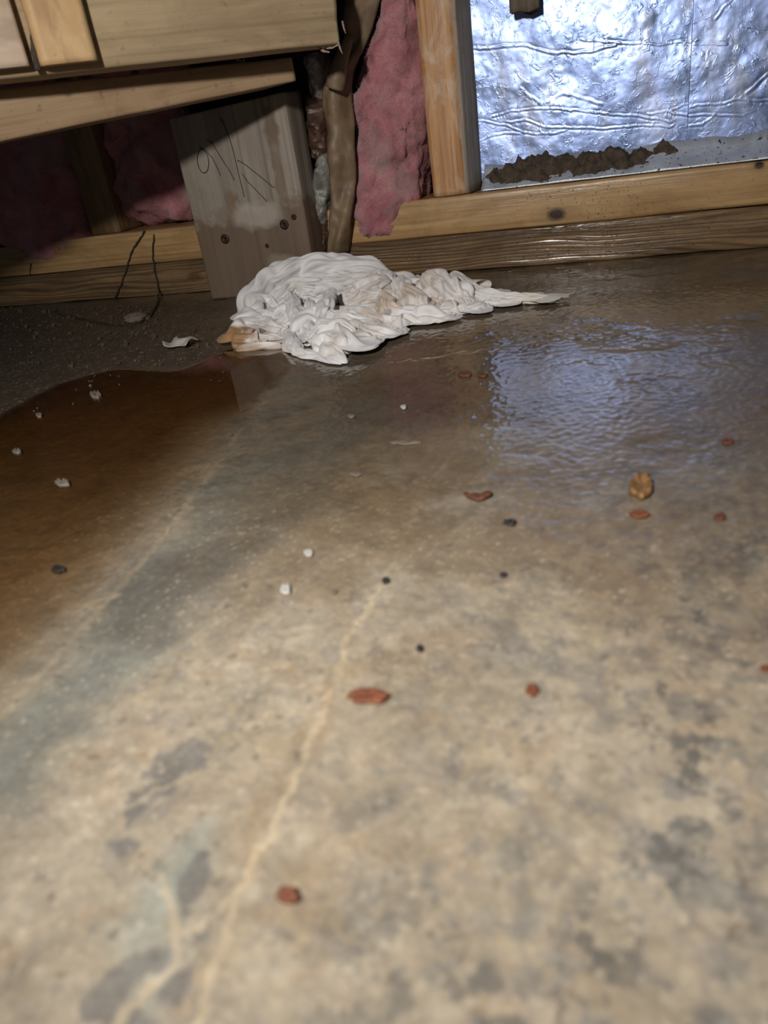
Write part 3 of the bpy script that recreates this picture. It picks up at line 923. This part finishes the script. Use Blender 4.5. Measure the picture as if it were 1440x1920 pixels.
# ------------------------------------------------------------------ rag
def cloth_sim():
    nu, nv = 160, 126
    U = np.linspace(0, 1, nu); Vv = np.linspace(0, 1, nv)
    # outline on the slab: u runs along x
    ctl = np.array([  # u, x, yfront, yback, rest width
        (0.00, -.378, .630, .668, .16), (.10, -.362, .562, .722, .40), (.22, -.328, .550, .758, .50), (.36, -.285, .545, .775, .54),
        (.48, -.240, .512, .772, .54), (.545, -.212, .502, .760, .52), (.60, -.196, .555, .735, .44), (.70, -.163, .600, .718, .36),
        (.80, -.140, .622, .700, .26), (.88, -.112, .640, .680, .15), (1.0, -.069, .648, .664, .085)])
    g = lambda k: np.interp(U, ctl[:, 0], ctl[:, k])
    xx, yf, yb, rw = g(1), g(2), g(3), g(4)
    yf = yf + .09 * (yb - yf); rw = rw * .88; xx = xx + .016 * (1 - U)
    for _ in range(6):
        for a in (yf, yb, rw, xx): a[1:-1] = .25 * a[:-2] + .5 * a[1:-1] + .25 * a[2:]
    tgt = np.zeros((nu, nv, 2))
    tgt[:, :, 0] = xx[:, None] + .0 * Vv[None]
    tgt[:, :, 1] = yf[:, None] + (yb - yf)[:, None] * Vv[None]
    # rest shape
    ru = np.zeros((nu, nv, 2))
    ru[:, :, 0] = (U * .62)[:, None]; ru[:, :, 1] = (.90 * rw[:, None] * (Vv - .5)[None])

    def mound(P):
        S = []
        for pts, hh, rr in (([(-.366, .605), (-.362, .665), (-.345, .710)], .040, .030), ([(-.345, .710), (-.318, .742), (-.285, .752)], .047, .032), ([(-.285, .752), (-.245, .752)], .036, .030),
                            ([(-.312, .640), (-.272, .612), (-.246, .572), (-.225, .535)], .026, .030),
                            ([(-.355, .585), (-.330, .570)], .016, .026),
                            ([(-.215, .680), (-.185, .680), (-.162, .672)], .024, .036),
                            ([(-.15, .668), (-.10, .660), (-.075, .656)], .012, .016)):
            d = polydist(P, pts); S.append(hh * np.exp(-(d / rr) ** 2 * 1.1))
        # hollow inside the ring
        m = np.max(S, 0)
        hol = np.exp(-(np.hypot((P[:, 0] + .285) / .035, (P[:, 1] - .690) / .020)) ** 2)
        return .35 * m * (1 - .75 * hol) + .001

    p = np.zeros((nu, nv, 3)); p[:, :, :2] = tgt
    q3 = np.stack([ru[:, :, 0].ravel(), ru[:, :, 1].ravel(), np.full(nu * nv, .3)], 1)
    n1 = fbm(q3 * np.array([22, 22, 1]) + 5, 3).reshape(nu, nv); n2 = fbm(q3 * np.array([22, 22, 1]) + 55, 3).reshape(nu, nv); n3 = fbm(q3 * np.array([26, 18, 1]) + 95, 3).reshape(nu, nv)
    tgt[:, :, 0] += .010 * n1 * (rw / .5)[:, None]; tgt[:, :, 1] += .012 * n2 * (rw / .5)[:, None]
    kf = 3.6
    lowu = fbm(np.stack([U * 4, U * 0, U * 0 + .5], 1), 2)[:, None]
    ph = 2 * math.pi * kf * Vv[None] + 2.2 * lowu + 1.1 * n1 + 1.2
    amp = np.clip((rw - .1) / .35, 0, 1)[:, None]
    fold = .0 / (2 * math.pi * kf)
    tgt[:, :, 1] += (yb - yf)[:, None] * fold * np.sin(ph) * amp
    tgt[:, :, 0] += .35 * (yb - yf)[:, None] * fold * np.sin(ph + .8 * n2) * amp
    p[:, :, :2] = tgt
    p[:, :, 2] = mound(tgt.reshape(-1, 2)).reshape(nu, nv) + .004 + .012 * np.abs(n3) * amp
    vel = np.zeros_like(p)

    def con(a, b, rest, k):
        d = b - a; L = np.sqrt((d * d).sum(-1)) + 1e-9
        c = (k * .5 * (1 - rest / L))[..., None] * d
        a += c; b -= c

    def dist(i0, i1, j0, j1):
        return None
    R = lambda sa, sb: np.sqrt(((ru[sa] - ru[sb]) ** 2).sum(-1))
    S = np.s_
    sl = []
    for par in (0, 1):
        n_ = (nu - par) // 2 * 2
        sl.append((S[par:par + n_:2, :], S[par + 1:par + 1 + n_:2, :], 1.0))
        m_ = (nv - par) // 2 * 2
        sl.append((S[:, par:par + m_:2], S[:, par + 1:par + 1 + m_:2], 1.0))
    for par in (0, 1):
        n_ = (nu - par) // 2 * 2
        sl.append((S[par:par + n_:2, :-1], S[par + 1:par + 1 + n_:2, 1:], .55))
        sl.append((S[par:par + n_:2, 1:], S[par + 1:par + 1 + n_:2, :-1], .55))
    bend = []
    for st_, k in ((2, .10), (4, .10), (7, .05)):
        bend.append((S[:-st_, :], S[st_:, :], k)); bend.append((S[:, :-st_], S[:, st_:], k))
    rest = [R(a, b) for a, b, k in sl]; rb = [R(a, b) for a, b, k in bend]
    steps = 150
    for it in range(steps):
        vel *= .90; vel[:, :, 2] -= .00025
        old = p.copy(); p = p + vel
        p[:, :, :2] += 0.032 * (tgt - p[:, :, :2])
        for sub in range(3):
            for (a, b, k), r_ in zip(sl, rest): con(p[a], p[b], r_, k * .8)
            for (a, b, k), r_ in zip(bend, rb):
                A_ = p[a].copy(); B_ = p[b].copy(); d = B_ - A_; L = np.sqrt((d * d).sum(-1)) + 1e-9
                c = (k * .25 * np.minimum(0, 1 - r_ / L))[..., None] * d * .5
                p[a] += c; p[b] -= c
            fl = p.reshape(-1, 3)
            md = mound(fl[:, :2]) if sub == 2 else None
            if md is not None:
                lo = md.reshape(nu, nv) * .80 + .0012
                hi = lo + .011 * np.clip(rw / .4, .25, 1)[:, None]
                z = p[:, :, 2]
                z = np.maximum(z, lo); z = np.where(z > hi, hi + (z - hi) * .5, z)
                p[:, :, 2] = z
            p[:, :, 1] = np.minimum(p[:, :, 1], .800 - .03 * 0)
        vel = p - old
        m = np.sqrt((vel ** 2).sum(-1)); s_ = np.minimum(1, .003 / (m + 1e-9)); vel *= s_[..., None]
    return p, U, Vv


def rag_mat():
    t = NT('wet_cotton')
    co = t.coords()
    c = t.attr('tint', 'Color')
    wv = t.noise(co, 900, 2, .5); n = t.noise(co, 40, 4, .6, .5)
    c = t.mix(1.0, c, t.ramp(n, [(.3, .88), (.7, 1.06)]), 'MULTIPLY')
    return t.done(c, .72, t.bump(wv, .15, .0004), Sheen_Weight=.15)


M['rag'] = rag_mat()


FOLDS = [  # spine as (pixel x, pixel y, depth), radius in pixels, pleats round the roll, pleat depth, flattening
    ([(470, 612, .640), (474, 575, .670), (500, 540, .705), (545, 512, .735), (600, 502, .752), (650, 504, .760), (700, 507, .765), (732, 513, .770)], [20, 27, 29, 28, 26, 25, 18, 5], 5, .30, 1.0),
    ([(500, 590, .655), (520, 560, .68), (548, 535, .70), (600, 535, .71), (660, 530, .72), (700, 520, .73)], [12, 16, 15, 13, 12, 6], 5, .35, 1.0),
    ([(548, 556, .650), (556, 590, .615), (575, 622, .585), (600, 640, .565)], [13, 17, 18, 14], 4, .30, 1.0),
    ([(618, 546, .655), (612, 580, .620), (596, 612, .590), (600, 640, .570)], [12, 17, 15, 12], 4, .32, 1.0),
    ([(560, 545, .68), (590, 552, .675), (625, 545, .68)], [9, 14, 8], 4, .4, 1.0),
    ([(580, 565, .64), (585, 590, .62), (590, 620, .59)], [10, 14, 10], 4, .35, 1.0),
    ([(545, 618, .585), (546, 652, .550), (580, 672, .525), (642, 684, .502)], [9, 15, 13, 6], 5, .28, 1.0),
    ([(572, 652, .555), (596, 622, .570), (636, 614, .575), (664, 632, .565)], [10, 13, 13, 8], 4, .30, 1.0),
    ([(585, 655, .540), (615, 650, .540), (652, 660, .525)], [18, 25, 24], 4, .26, .6),
    ([(600, 640, .555), (625, 665, .525), (652, 684, .505)], [12, 17, 6], 3, .30, .8),
    ([(436, 642, .560), (470, 642, .565), (505, 640, .570), (540, 640, .575)], [12, 17, 16, 10], 4, .30, .8),
    ([(452, 612, .615), (500, 622, .600), (545, 622, .590)], [12, 18, 12], 4, .30, .9),
    ([(440, 655, .548), (480, 652, .552), (530, 652, .552)], [6, 8, 6], 3, .3, .9),
    ([(748, 528, .690), (762, 552, .665), (790, 576, .645), (812, 592, .632)], [16, 22, 20, 9], 5, .28, 1.0),
    ([(795, 520, .695), (835, 540, .675), (866, 563, .655), (882, 584, .635)], [11, 24, 24, 9], 5, .28, 1.0),
    ([(842, 517, .700), (878, 540, .680), (908, 566, .660)], [8, 17, 10], 5, .32, 1.0),
    ([(640, 570, .665), (675, 552, .685), (712, 534, .700), (735, 528, .705)], [14, 22, 20, 9], 5, .30, 1.0),
    ([(650, 545, .70), (690, 560, .68), (720, 560, .67)], [8, 16, 12], 4, .35, 1.0),
    ([(715, 560, .655), (735, 585, .632), (775, 592, .625), (812, 597, .622)], [18, 23, 16, 6], 5, .28, 1.0),
    ([(612, 590, .608), (645, 602, .595), (680, 608, .593), (706, 606, .60)], [13, 19, 16, 8], 5, .32, 1.0),
    ([(650, 585, .63), (690, 600, .617), (750, 604, .612), (812, 598, .62)], [12, 13, 11, 5], 4, .32, .9),
    ([(800, 590, .63), (850, 588, .632), (900, 578, .64), (915, 570, .648)], [10, 14, 12, 5], 4, .32, .9),
    ([(862, 548, .672), (905, 560, .660), (950, 563, .655), (1005, 561, .653), (1048, 563, .654)], [20, 17, 12, 10, 4], 7, .36, .9),
    ([(900, 575, .648), (950, 571, .650), (1000, 566, .652)], [9, 6, 3], 4, .35, .9),
]


def rag_folds():
    out = []
    for k, (sp, rad, np_, dep, flat) in enumerate(FOLDS):
        C = np.array([on_y((x, y), d) for x, y, d in sp])
        n, m = 64, 56
        s = np.r_[0, np.cumsum(np.linalg.norm(np.diff(C, axis=0), axis=1))]
        t = np.linspace(0, s[-1], n)
        C2 = np.stack([np.interp(t, s, C[:, j]) for j in range(3)], 1)
        R = np.interp(t, s, np.array(rad, float) * C[:, 1] / FPX * 1.05)
        for _ in range(5):
            C2[1:-1] = .25 * C2[:-2] + .5 * C2[1:-1] + .25 * C2[2:]; R[1:-1] = .25 * R[:-2] + .5 * R[1:-1] + .25 * R[2:]
        u = t / s[-1]
        cap = np.sqrt(np.clip(1 - np.clip((.10 - np.minimum(u, 1 - u)) / .10, 0, 1) ** 2, .02, 1))
        R = R * cap * (1.18 if 6 <= k <= 12 else 1.04)
        C2 = C2 + (.0035 * np.stack([pn(C2 * 32 + k), pn(C2 * 32 + 9 + k), .6 * pn(C2 * 32 + 19 + k)], 1))
        T = np.gradient(C2, axis=0); T /= np.linalg.norm(T, axis=1)[:, None]
        view = C2 - np.array([0, 0, H]); view /= np.linalg.norm(view, axis=1)[:, None]
        A = np.cross(T, view); A /= np.linalg.norm(A, axis=1)[:, None] + 1e-9
        B = np.cross(A, T)
        th = np.linspace(0, 2 * math.pi, m, endpoint=False)
        tw = .9 * (u - .5) * ((k % 3) - 1)
        ang = th[None] + tw[:, None]
        fr = np_ / 5.0
        q = np.stack([np.cos(ang) * fr, np.sin(ang) * fr, np.repeat((t * (24 if k else 17))[:, None], m, 1)], -1).reshape(-1, 3) + k * 7.31
        # billowed pleats: round crests, sharp valleys, drawn out along the roll
        w1 = np.abs(pn(q + .55 * np.stack([pn(q * 1.7 + 3), pn(q * 1.7 + 13), pn(q * 1.7 + 23)], 1)))
        w2 = np.abs(pn(q * np.array([2.1, 2.1, 2.6]) + 40)); w3 = np.abs(pn(q * np.array([4.5, 4.5, 4.5]) + 80))
        f = (1 - dep * .9 + dep * (2.7 * w1 + .6 * w2 + .15 * w3)).reshape(n, m)
        V = C2[:, None] + (R[:, None] * f * np.cos(th)[None])[..., None] * A[:, None] + (R[:, None] * f * flat * np.sin(th)[None])[..., None] * B[:, None]
        F = [tuple(x) for x in grid_faces(n, m, True)] + [tuple(range(m))[::-1], tuple(range((n - 1) * m, n * m))]
        out.append((V.reshape(-1, 3), F))
    return out


def build_rag():
    p, U, Vv = cloth_sim()
    nu, nv = p.shape[:2]
    parts = [(p.reshape(-1, 3), grid_faces(nu, nv))] + rag_folds()
    V, FF = join_geo(parts)
    V[:, 2] = np.maximum(V[:, 2], .0006)
    base = np.array([.76, .74, .735])
    col = np.tile(base, (len(V), 1))
    q = V * 30

    def lay(c, m):
        nonlocal col
        m = np.clip(m, 0, 1)[:, None]; col = col * (1 - m) + np.array(c) * m
    lay((.60, .54, .46), .5 * sstep(.05, .6, fbm(q, 4)))
    bl = lambda c, r_: np.exp(-(np.hypot(V[:, 0] - c[0], V[:, 1] - c[1]) / r_) ** 2)
    lay((.56, .45, .34), 1.0 * bl((-.215, .650), .048) * sstep(-.3, .3, fbm(q + 9, 4)))
    lay((.50, .42, .33), .6 * bl((-.15, .70), .03))
    lay((.30, .165, .065), 2.2 * bl((-.349, .562), .029) * sstep(-.5, .2, fbm(q * 2 + 3, 3)))
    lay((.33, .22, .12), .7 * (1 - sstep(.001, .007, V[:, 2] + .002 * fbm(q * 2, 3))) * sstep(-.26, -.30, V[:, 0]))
    lay((.62, .55, .42), .6 * sstep(-.115, -.09, V[:, 0]))
    o = mesh_obj('rag', V, FF, M['rag'])
    add_attr(o, 'tint', np.clip(col, 0, 1), 'FLOAT_COLOR')
    sd = o.modifiers.new('smooth', 'SUBSURF'); sd.levels = 1; sd.render_levels = 1
    tag(o, 'crumpled wet white cotton rag with a twisted tail and brown stains', 'rag')
    return o


rag = build_rag()

# ------------------------------------------------------------------ murky puddle on the left
def puddle_mat():
    t = NT('murky_water')
    co = t.coords()
    tr = t.node('ShaderNodeBsdfTransparent'); t.link(t.mix(t.attr('depth'), (1, 1, 1), (.60, .475, .335)), tr.inputs[0])
    gl = t.node('ShaderNodeBsdfGlossy'); gl.inputs['Roughness'].default_value = .02
    gl.inputs[0].default_value = (1, 1, 1, 1)
    # Schlick reflectance, the same from above and below
    lw = t.node('ShaderNodeLayerWeight'); lw.inputs[0].default_value = .5
    nb = t.bump(t.noise(co, 14, 2, .5), .04, .003)
    t.link(nb, gl.inputs['Normal'])
    fr = t.math('ADD', t.math('MULTIPLY', t.math('POWER', lw.outputs['Facing'], 5.0), .98), .02)
    mx = t.node('ShaderNodeMixShader'); t.link(fr, mx.inputs[0]); t.link(tr.outputs[0], mx.inputs[1]); t.link(gl.outputs[0], mx.inputs[2])
    t.link(mx.outputs[0], t.out.inputs[0])
    return t.m


M['puddle'] = puddle_mat()
edge = [(-420, 960), (-100, 830), (0, 778), (60, 742), (120, 716), (200, 692), (270, 688), (330, 696), (400, 664), (440, 650), (520, 640), (560, 690), (500, 740), (455, 800), (390, 890), (310, 1000), (230, 1095), (150, 1180), (70, 1265), (0, 1342), (-200, 1600), (-500, 1900), (-900, 1500)]
E2 = np.array([on_floor(p)[:2] for p in edge])
s = np.r_[0, np.cumsum(np.hypot(*np.diff(np.vstack([E2, E2[:1]]), axis=0).T))]
tt = np.linspace(0, s[-1], 240, endpoint=False); EE = np.vstack([E2, E2[:1]])
q = np.stack([np.interp(tt, s, EE[:, 0]), np.interp(tt, s, EE[:, 1])], 1)
for _ in range(3): q = .25 * np.roll(q, 1, 0) + .5 * q + .25 * np.roll(q, -1, 0)
q3 = np.c_[q, np.zeros(len(q))]
q = q + .004 * np.stack([fbm(q3 * 45, 4), fbm(q3 * 45 + 5, 4)], 1)
gx = np.arange(q[:, 0].min(), q[:, 0].max() + .004, .004); gy = np.arange(q[:, 1].min(), q[:, 1].max() + .003, .003)
GX, GY = np.meshgrid(gx, gy); PV = np.stack([GX.ravel(), GY.ravel()], 1)
sd = polysd(PV, q); e = 2e-4
gr = np.stack([polysd(PV + [e, 0], q) - sd, polysd(PV + [0, e], q) - sd], 1) / e
near = np.abs(sd) < .0042
PV = np.where((near & (sd < .0012))[:, None], PV - sd[:, None] * gr, PV)
okv = (sd > -.0042)
fc = grid_faces(len(gy), len(gx)); fc = fc[okv[fc].all(1) & (sd[fc].max(1) > 0)]
used = np.unique(fc); idx = -np.ones(len(PV), int); idx[used] = np.arange(len(used)); fc = idx[fc]; PV = PV[used]
sd = polysd(PV, q)
dr = polydist(PV, E2[13:21])
V = np.c_[PV, -.0002 + .0013 * sstep(0, .006, sd)]
pud = mesh_obj('puddle', V, fc, M['puddle'], origin=(PV[:, 0].mean(), PV[:, 1].mean(), 0))
add_attr(pud, 'depth', sstep(0, .060, dr) * sstep(0, .012, sd) * (.62 + .38 * sstep(.15, .42, PV[:, 1])))
tag(pud, 'murky brown shallow puddle on the slab left of the grey band', 'puddle')

# ------------------------------------------------------------------ bits lying on the slab
def chip(name, px, wpx, hpx, ang, mat, label, cat, thick=.0012, seed=0, curve=0.0, z=0.0, group=None, hollow=0.0):
    """irregular flat flake whose outline spans about wpx x hpx pixels of the photo"""
    g = np.random.default_rng(100 + seed)
    c = on_floor(px, z); n = 26
    ex = on_floor((px[0] + wpx / 2, px[1]), z) - on_floor((px[0] - wpx / 2, px[1]), z)
    ey = on_floor((px[0], px[1] - hpx / 2), z) - on_floor((px[0], px[1] + hpx / 2), z)
    ca, sa = math.cos(math.radians(ang)), math.sin(math.radians(ang))
    th = np.linspace(0, 2 * math.pi, n, endpoint=False)
    rr = 1 + .28 * fbm(np.c_[np.cos(th) * 1.6, np.sin(th) * 1.6, np.full(n, seed * 3.1)], 3)
    out = []
    for lev, (k, zz_) in enumerate(((1.0, 0.0), (1.0, .5), (.88, 1.0), (.55, 1.0 - hollow), (.2, 1.0 - hollow * 1.3))):
        for i in range(n):
            a = rr[i] * k * math.cos(th[i]); b = rr[i] * k * math.sin(th[i])
            sx, sy = a * ca - b * sa, a * sa + b * ca
            sy += curve * (a * a - .4)
            p = c + ex * sx / 2 + ey * sy / 2
            out.append((p[0], p[1], z + thick * zz_ * (1 + .25 * math.sin(i * 1.7 + seed)) * (1 if zz_ else 0)))
    F = [tuple(f) for f in grid_faces(5, n, True)] + [tuple(range(4 * n, 5 * n)), tuple(range(n))[::-1]]
    o = mesh_obj(name, out, F, mat)
    return tag(o, label, cat, group)


M['rust'] = plain('rust', (.20, .065, .027), .6, .55, 400, .8)
M['rust_dark'] = plain('dark_rust', (.13, .045, .022), .6, .5, 400, .8)
M['leaf'] = plain('tan_leaf', (.24, .125, .045), .5, .6, 180, .6)
M['black'] = plain('black_grit', (.025, .022, .022), .6, .4, 300)
M['pale'] = plain('pale_chip', (.17, .14, .105), .75, .35, 300)
M['white'] = plain('white_paint', (.46, .44, .40), .6, .2, 300)
bits = [
    ('rust_flake', (690, 1306), 82, 27, -2, 'rust', 'long oblong orange rust flake lying right of the pale vein', 'flake', .0010),
    ('rust_flake', (998, 1295), 24, 22, 20, 'rust', 'small round orange rust flake right of the long oblong flake', 'flake', .0010),
    ('rust_flake', (538, 1680), 42, 32, 0, 'rust', 'dark red oval rust blob beside the lower end of the pale vein', 'flake', .0012),
    ('rust_flake', (1199, 965), 34, 14, -8, 'rust', 'thin orange rust flake next to the crumpled tan leaf', 'flake', .001),
    ('rust_flake', (1350, 970), 24, 13, 0, 'rust_dark', 'small brown rust flake right of the crumpled tan leaf', 'flake', .001),
    ('rust_flake', (1434, 1254), 22, 12, 0, 'rust', 'faint orange rust flake among grey mottled concrete', 'flake', .0006),
    ('rust_flake', (1364, 829), 22, 10, 0, 'rust_dark', 'dark brown rust flake in the grey sheen of the wet floor', 'flake', .001),
    ('dry_leaf', (1203, 915), 44, 44, 10, 'leaf', 'crumpled tan dead leaf on the damp floor', 'leaf', .0030),
    ('black_grit', (957, 981), 24, 10, -8, 'black', 'black elongated grit speck below the curled bark strip', 'grit', .0012),
    ('black_grit', (723, 1090), 15, 11, 0, 'black', 'black grit speck lying right on the pale vein', 'grit', .001),
    ('black_grit', (787, 1217), 13, 12, 0, 'black', 'tiny black grit speck above the long rust flake', 'grit', .0008),
    ('black_grit', (944, 1079), 14, 9, 10, 'black', 'small dark grit speck on orange stained concrete', 'grit', .0008),
    ('black_grit', (110, 1069), 26, 13, 22, 'black', 'dark grit lump sunk in the murky puddle', 'grit', .0012),
    ('stone_chip', (119, 909), 27, 12, 14, 'pale', 'pale stone chip standing out of the murky puddle', 'stone', .0024),
    ('stone_chip', (180, 744), 20, 11, -8, 'pale', 'small tan stone chip near the puddle rim', 'stone', .003),
    ('stone_chip', (33, 850), 15, 8, 10, 'pale', 'tiny pale stone chip in the murky puddle', 'stone', .0025),
    ('stone_chip', (74, 782), 12, 6, 10, 'pale', 'tiny tan stone chip just inside the puddle rim', 'stone', .0025),
    ('stone_chip', (579, 1039), 17, 14, 30, 'white', 'small white stone chip on the dark grey streak', 'stone', .0012),
    ('stone_chip', (537, 1107), 20, 18, 0, 'white', 'larger round white chip on the grey band', 'stone', .0014),
    ('stone_chip', (627, 1111), 11, 8, 0, 'pale', 'faint pale chip right of the round white chip', 'stone', .0008),
    ('stone_chip', (757, 765), 11, 6, 10, 'white', 'tiny white crumb in the dark wet patch before the rag', 'stone', .0014),
    ('stone_chip', (760, 831), 60, 6, -3, 'pale', 'long thin pale sliver in the dark wet patch', 'stone', .0008),
    ('stone_chip', (667, 890), 22, 7, 18, 'pale', 'pale flat chip on damp brown concrete', 'stone', .0007),
    ('stone_chip', (659, 782), 14, 5, 0, 'pale', 'small pale chip in front of the rag flap', 'stone', .0012),
    ('bark_bit', (872, 703), 26, 9, 10, 'rust_dark', 'brown bark bit in the wet patch before the rag', 'bark', .0015),
    ('bark_bit', (905, 705), 16, 8, 0, 'rust_dark', 'smaller brown bark bit beside its neighbour before the rag', 'bark', .0015),
]
for k, (nm, px, a, b, ang, mt, lab, cat, th) in enumerate(bits):
    chip(nm, px, a, b, ang, M[mt], lab, cat, th, seed=k, hollow=.5 if nm == 'dry_leaf' else .15)
chip('bark_strip', (896, 932), 48, 11, 2, M['rust_dark'], 'thin curled brown bark strip on the damp floor', 'bark', .0015, 77, curve=1.1)
# curled paint flake
c = on_floor((341, 649)); V = []
for i in range(14):
    for j in range(8):
        a = i / 13 - .5; b = j / 7 - .5
        V.append((c[0] + a * .030 + .004 * b, c[1] + b * .022 * (1 - .9 * a * a) + .004 * math.sin(a * 9), .0012 + .010 * a * a * (1 if a > 0 else .3) + .0022 * math.sin(b * 6 + a * 4) + .0022))
o = mesh_obj('paint_flake', V, grid_faces(14, 8), M['white']); o.modifiers.new('t', 'SOLIDIFY').thickness = .0006
tag(o, 'curled white paint flake on the brown slab left of the rag', 'flake')
# soil crumbs at the left foot of the wall
g = np.random.default_rng(5)
ico = bmesh.new(); bmesh.ops.create_icosphere(ico, subdivisions=1, radius=1)
iv = np.array([v.co[:] for v in ico.verts]); iff = [tuple(v.index for v in f.verts) for f in ico.faces]; ico.free()
P = []
for k in range(420):
    px = (g.uniform(-20, 300), 575 + abs(g.normal(0, 26))) if k < 300 else (g.uniform(0, 430), g.uniform(600, 720))
    c = on_floor(px); s_ = abs(g.normal(0, .0011)) + .0004
    P.append((iv * s_ * g.uniform(.6, 1.3, 3) * (1 + .2 * g.normal(size=(len(iv), 1))) + c + [0, 0, s_ * .4], iff))
V, F = join_geo(P)
tag(mesh_obj('soil_crumbs', V, F, M['dirt'], smooth=False), 'dark soil crumbs scattered along the foot of the left sill', 'soil', kind='stuff')
P = []
for k in range(60):
    px = (g.uniform(0, 300), 575 + abs(g.normal(0, 45))) if k < 45 else (lambda u: (u * 430, 790 - 150 * u + g.normal(0, 9)))(g.uniform(0, 1))
    c = on_floor(px); s_ = abs(g.normal(0, .0003)) + .0004
    P.append((iv * s_ * g.uniform(.7, 1.3, 3) + c + [0, 0, s_ * .5 + (.0012 if k >= 45 else 0)], iff))
V, F = join_geo(P)
tag(mesh_obj('pale_grit', V, F, M['pale'], smooth=False), 'pale grit specks sprinkled along the left sill and puddle rim', 'grit', kind='stuff')
# a clod of pale soil by the strands
c = on_floor((258, 600))
v = iv.copy()
bm = bmesh.new(); bmesh.ops.create_icosphere(bm, subdivisions=3, radius=1)
v = np.array([q.co[:] for q in bm.verts]); f = [tuple(q.index for q in x.verts) for x in bm.faces]; bm.free()
v = v * (1 + .35 * fbm(v * 1.8, 4)[:, None]) * np.array([.013, .014, .005]) + c + [0, 0, .003]
M['clod'] = plain('pale_clod', (.17, .13, .095), .8, .5, 200, 1.0)
tag(mesh_obj('soil_clod', v, f, M['clod']), 'pale crumbly soil clod where the dark root strands meet the floor', 'soil')
# root strands
M['root'] = plain('root', (.035, .022, .014), .8, .4, 200)
def strand(pts, rad, label):
    q = smooth_line(pts, 60)
    q = q + .0012 * np.stack([fbm(q * 90 + s_, 3) for s_ in (0, 20, 40)], 1)
    q[:, 2] = np.maximum(q[:, 2], rad)
    v, f = tube_geo(q, rad * (1 + .4 * fbm(q * 200, 2)), 6)
    tag(mesh_obj('root_strand', v, f, M['root']), label, 'root')
yy = DW - .0015
strand([on_y((272, 434), DW - .002), on_y((252, 462), yy), on_y((240, 495), yy), on_y((228, 530), yy), on_y((214, 562), DW - .006)], .0011, 'dark root strand slanting down the plates to the left')
strand([on_y((288, 440), yy), on_y((286, 480), yy), on_y((294, 520), yy), on_y((298, 545), DW - .004), on_floor((296, 570)), on_floor((285, 592)), on_floor((262, 606))], .0011, 'dark root strand running down the plates to the soil clod')
strand([on_floor((105, 588)), on_floor((150, 598)), on_floor((205, 610)), on_floor((240, 611)), on_floor((262, 606))], .0009, 'dark root strand lying on the slab left of the clod')
strand([on_y((60, 494), yy), on_y((56, 505), yy), on_y((55, 516), yy)], .0007, 'short dark root fibre below the sagging batt')
# splinters and cobweb lint under the header board
M['lint'] = plain('dusty_lint', (.34, .27, .20), .9, .4, 200)
def splinter(p0, bends, rad, label, mat='lint'):
    q = smooth_line(bends, 26); v, f = tube_geo(q, rad * np.linspace(1, .55, 26) * (1 + .5 * fbm(q * 300, 2)), 6)
    return tag(mesh_obj('splinter', v, f, M[mat]), label, 'splinter')
yb = .690
splinter(0, [on_y((436, 98), yb), on_y((446, 114), yb - .002), on_y((462, 124), yb), on_y((470, 136), yb + .002), on_y((480, 147), yb + .002)], .0019, 'long twisted splinter hanging below the header board')
splinter(0, [on_y((456, 122), yb), on_y((457, 110), yb)], .0010, 'short stub splinter joining the long twisted splinter')
for k, (a, b) in enumerate((((596, 88), (618, 98)), ((612, 90), (634, 84)), ((634, 78), (642, 100)), ((642, 40), (648, 62)))):
    splinter(0, [on_y(a, .700), on_y(((a[0] + b[0]) / 2, (a[1] + b[1]) / 2 + 3), .698), on_y(b, .700)], .0011, ['torn fibre along the lower edge of the header end', 'torn fibre sticking out at the header corner', 'torn fibre hanging off the header corner', 'torn fibre on the frayed header end'][k])
def clump(px, y, r_, lab, seed, mat='lint'):
    c = on_y(px, y)
    bm = bmesh.new(); bmesh.ops.create_icosphere(bm, subdivisions=3, radius=1)
    v = np.array([q.co[:] for q in bm.verts]); f = [tuple(q.index for q in x.verts) for x in bm.faces]; bm.free()
    v = v * (1 + .9 * fbm(v * 1.9 + seed, 4)[:, None]) * np.array([r_ * 1.3, r_ * .7, r_ * .8]) + c
    return tag(mesh_obj('lint_clump', v, f, M[mat]), lab, 'lint')
clump((118, 152), .648, .0052, 'dusty lint clump in the gap under the yellow block', 1)
clump((172, 156), .655, .0036, 'small lint clump right of the dusty clump', 2)
clump((252, 137), .66, .0026, 'tiny lint clump under the middle of the header board', 3)
M['gunk'] = plain('dark_gunk', (.05, .035, .025), .8, .5, 200, .8)
q = face_pt((60, 20))
def gunk(pts, rad, lab):
    q = smooth_line([face_pt(p) + nrm * .007 for p in pts], 30); v, f = tube_geo(q, rad * (1 + .7 * fbm(q * 160, 3)), 8)
    tag(mesh_obj('dirt_line', v, f, M['gunk']), lab, 'dirt')
gunk([(52, -20), (56, 10), (62, 35), (58, 60), (61, 95), (66, 118), (70, 135)], .0020, 'dark dirt line filling the joint between the two blocks')

# ------------------------------------------------------------------ water beads on the plates
M['bead'] = NT('water_bead').done((.9, .9, .9), .03, None, Transmission_Weight=1.0, IOR=1.33)
def beads(parent, z0, z1, seed, cnt):
    g = np.random.default_rng(seed); P = []
    for k in range(cnt):
        x = g.normal(-.055, .045) if k < cnt * .75 else g.uniform(-.2, .12)
        s_ = g.uniform(.0003, .0007)
        z = g.uniform(z0, z1)
        P.append((iv * s_ * np.array([1, .55, 1.1]) + np.array([x, DW - .0002, z]), iff))
    V, F = join_geo(P)
    mesh_obj('water_beads', V, F, M['bead'], wall, kind='stuff')
beads(wall, .004, .036, 11, 260)
beads(wall, .041, .073, 12, 170)
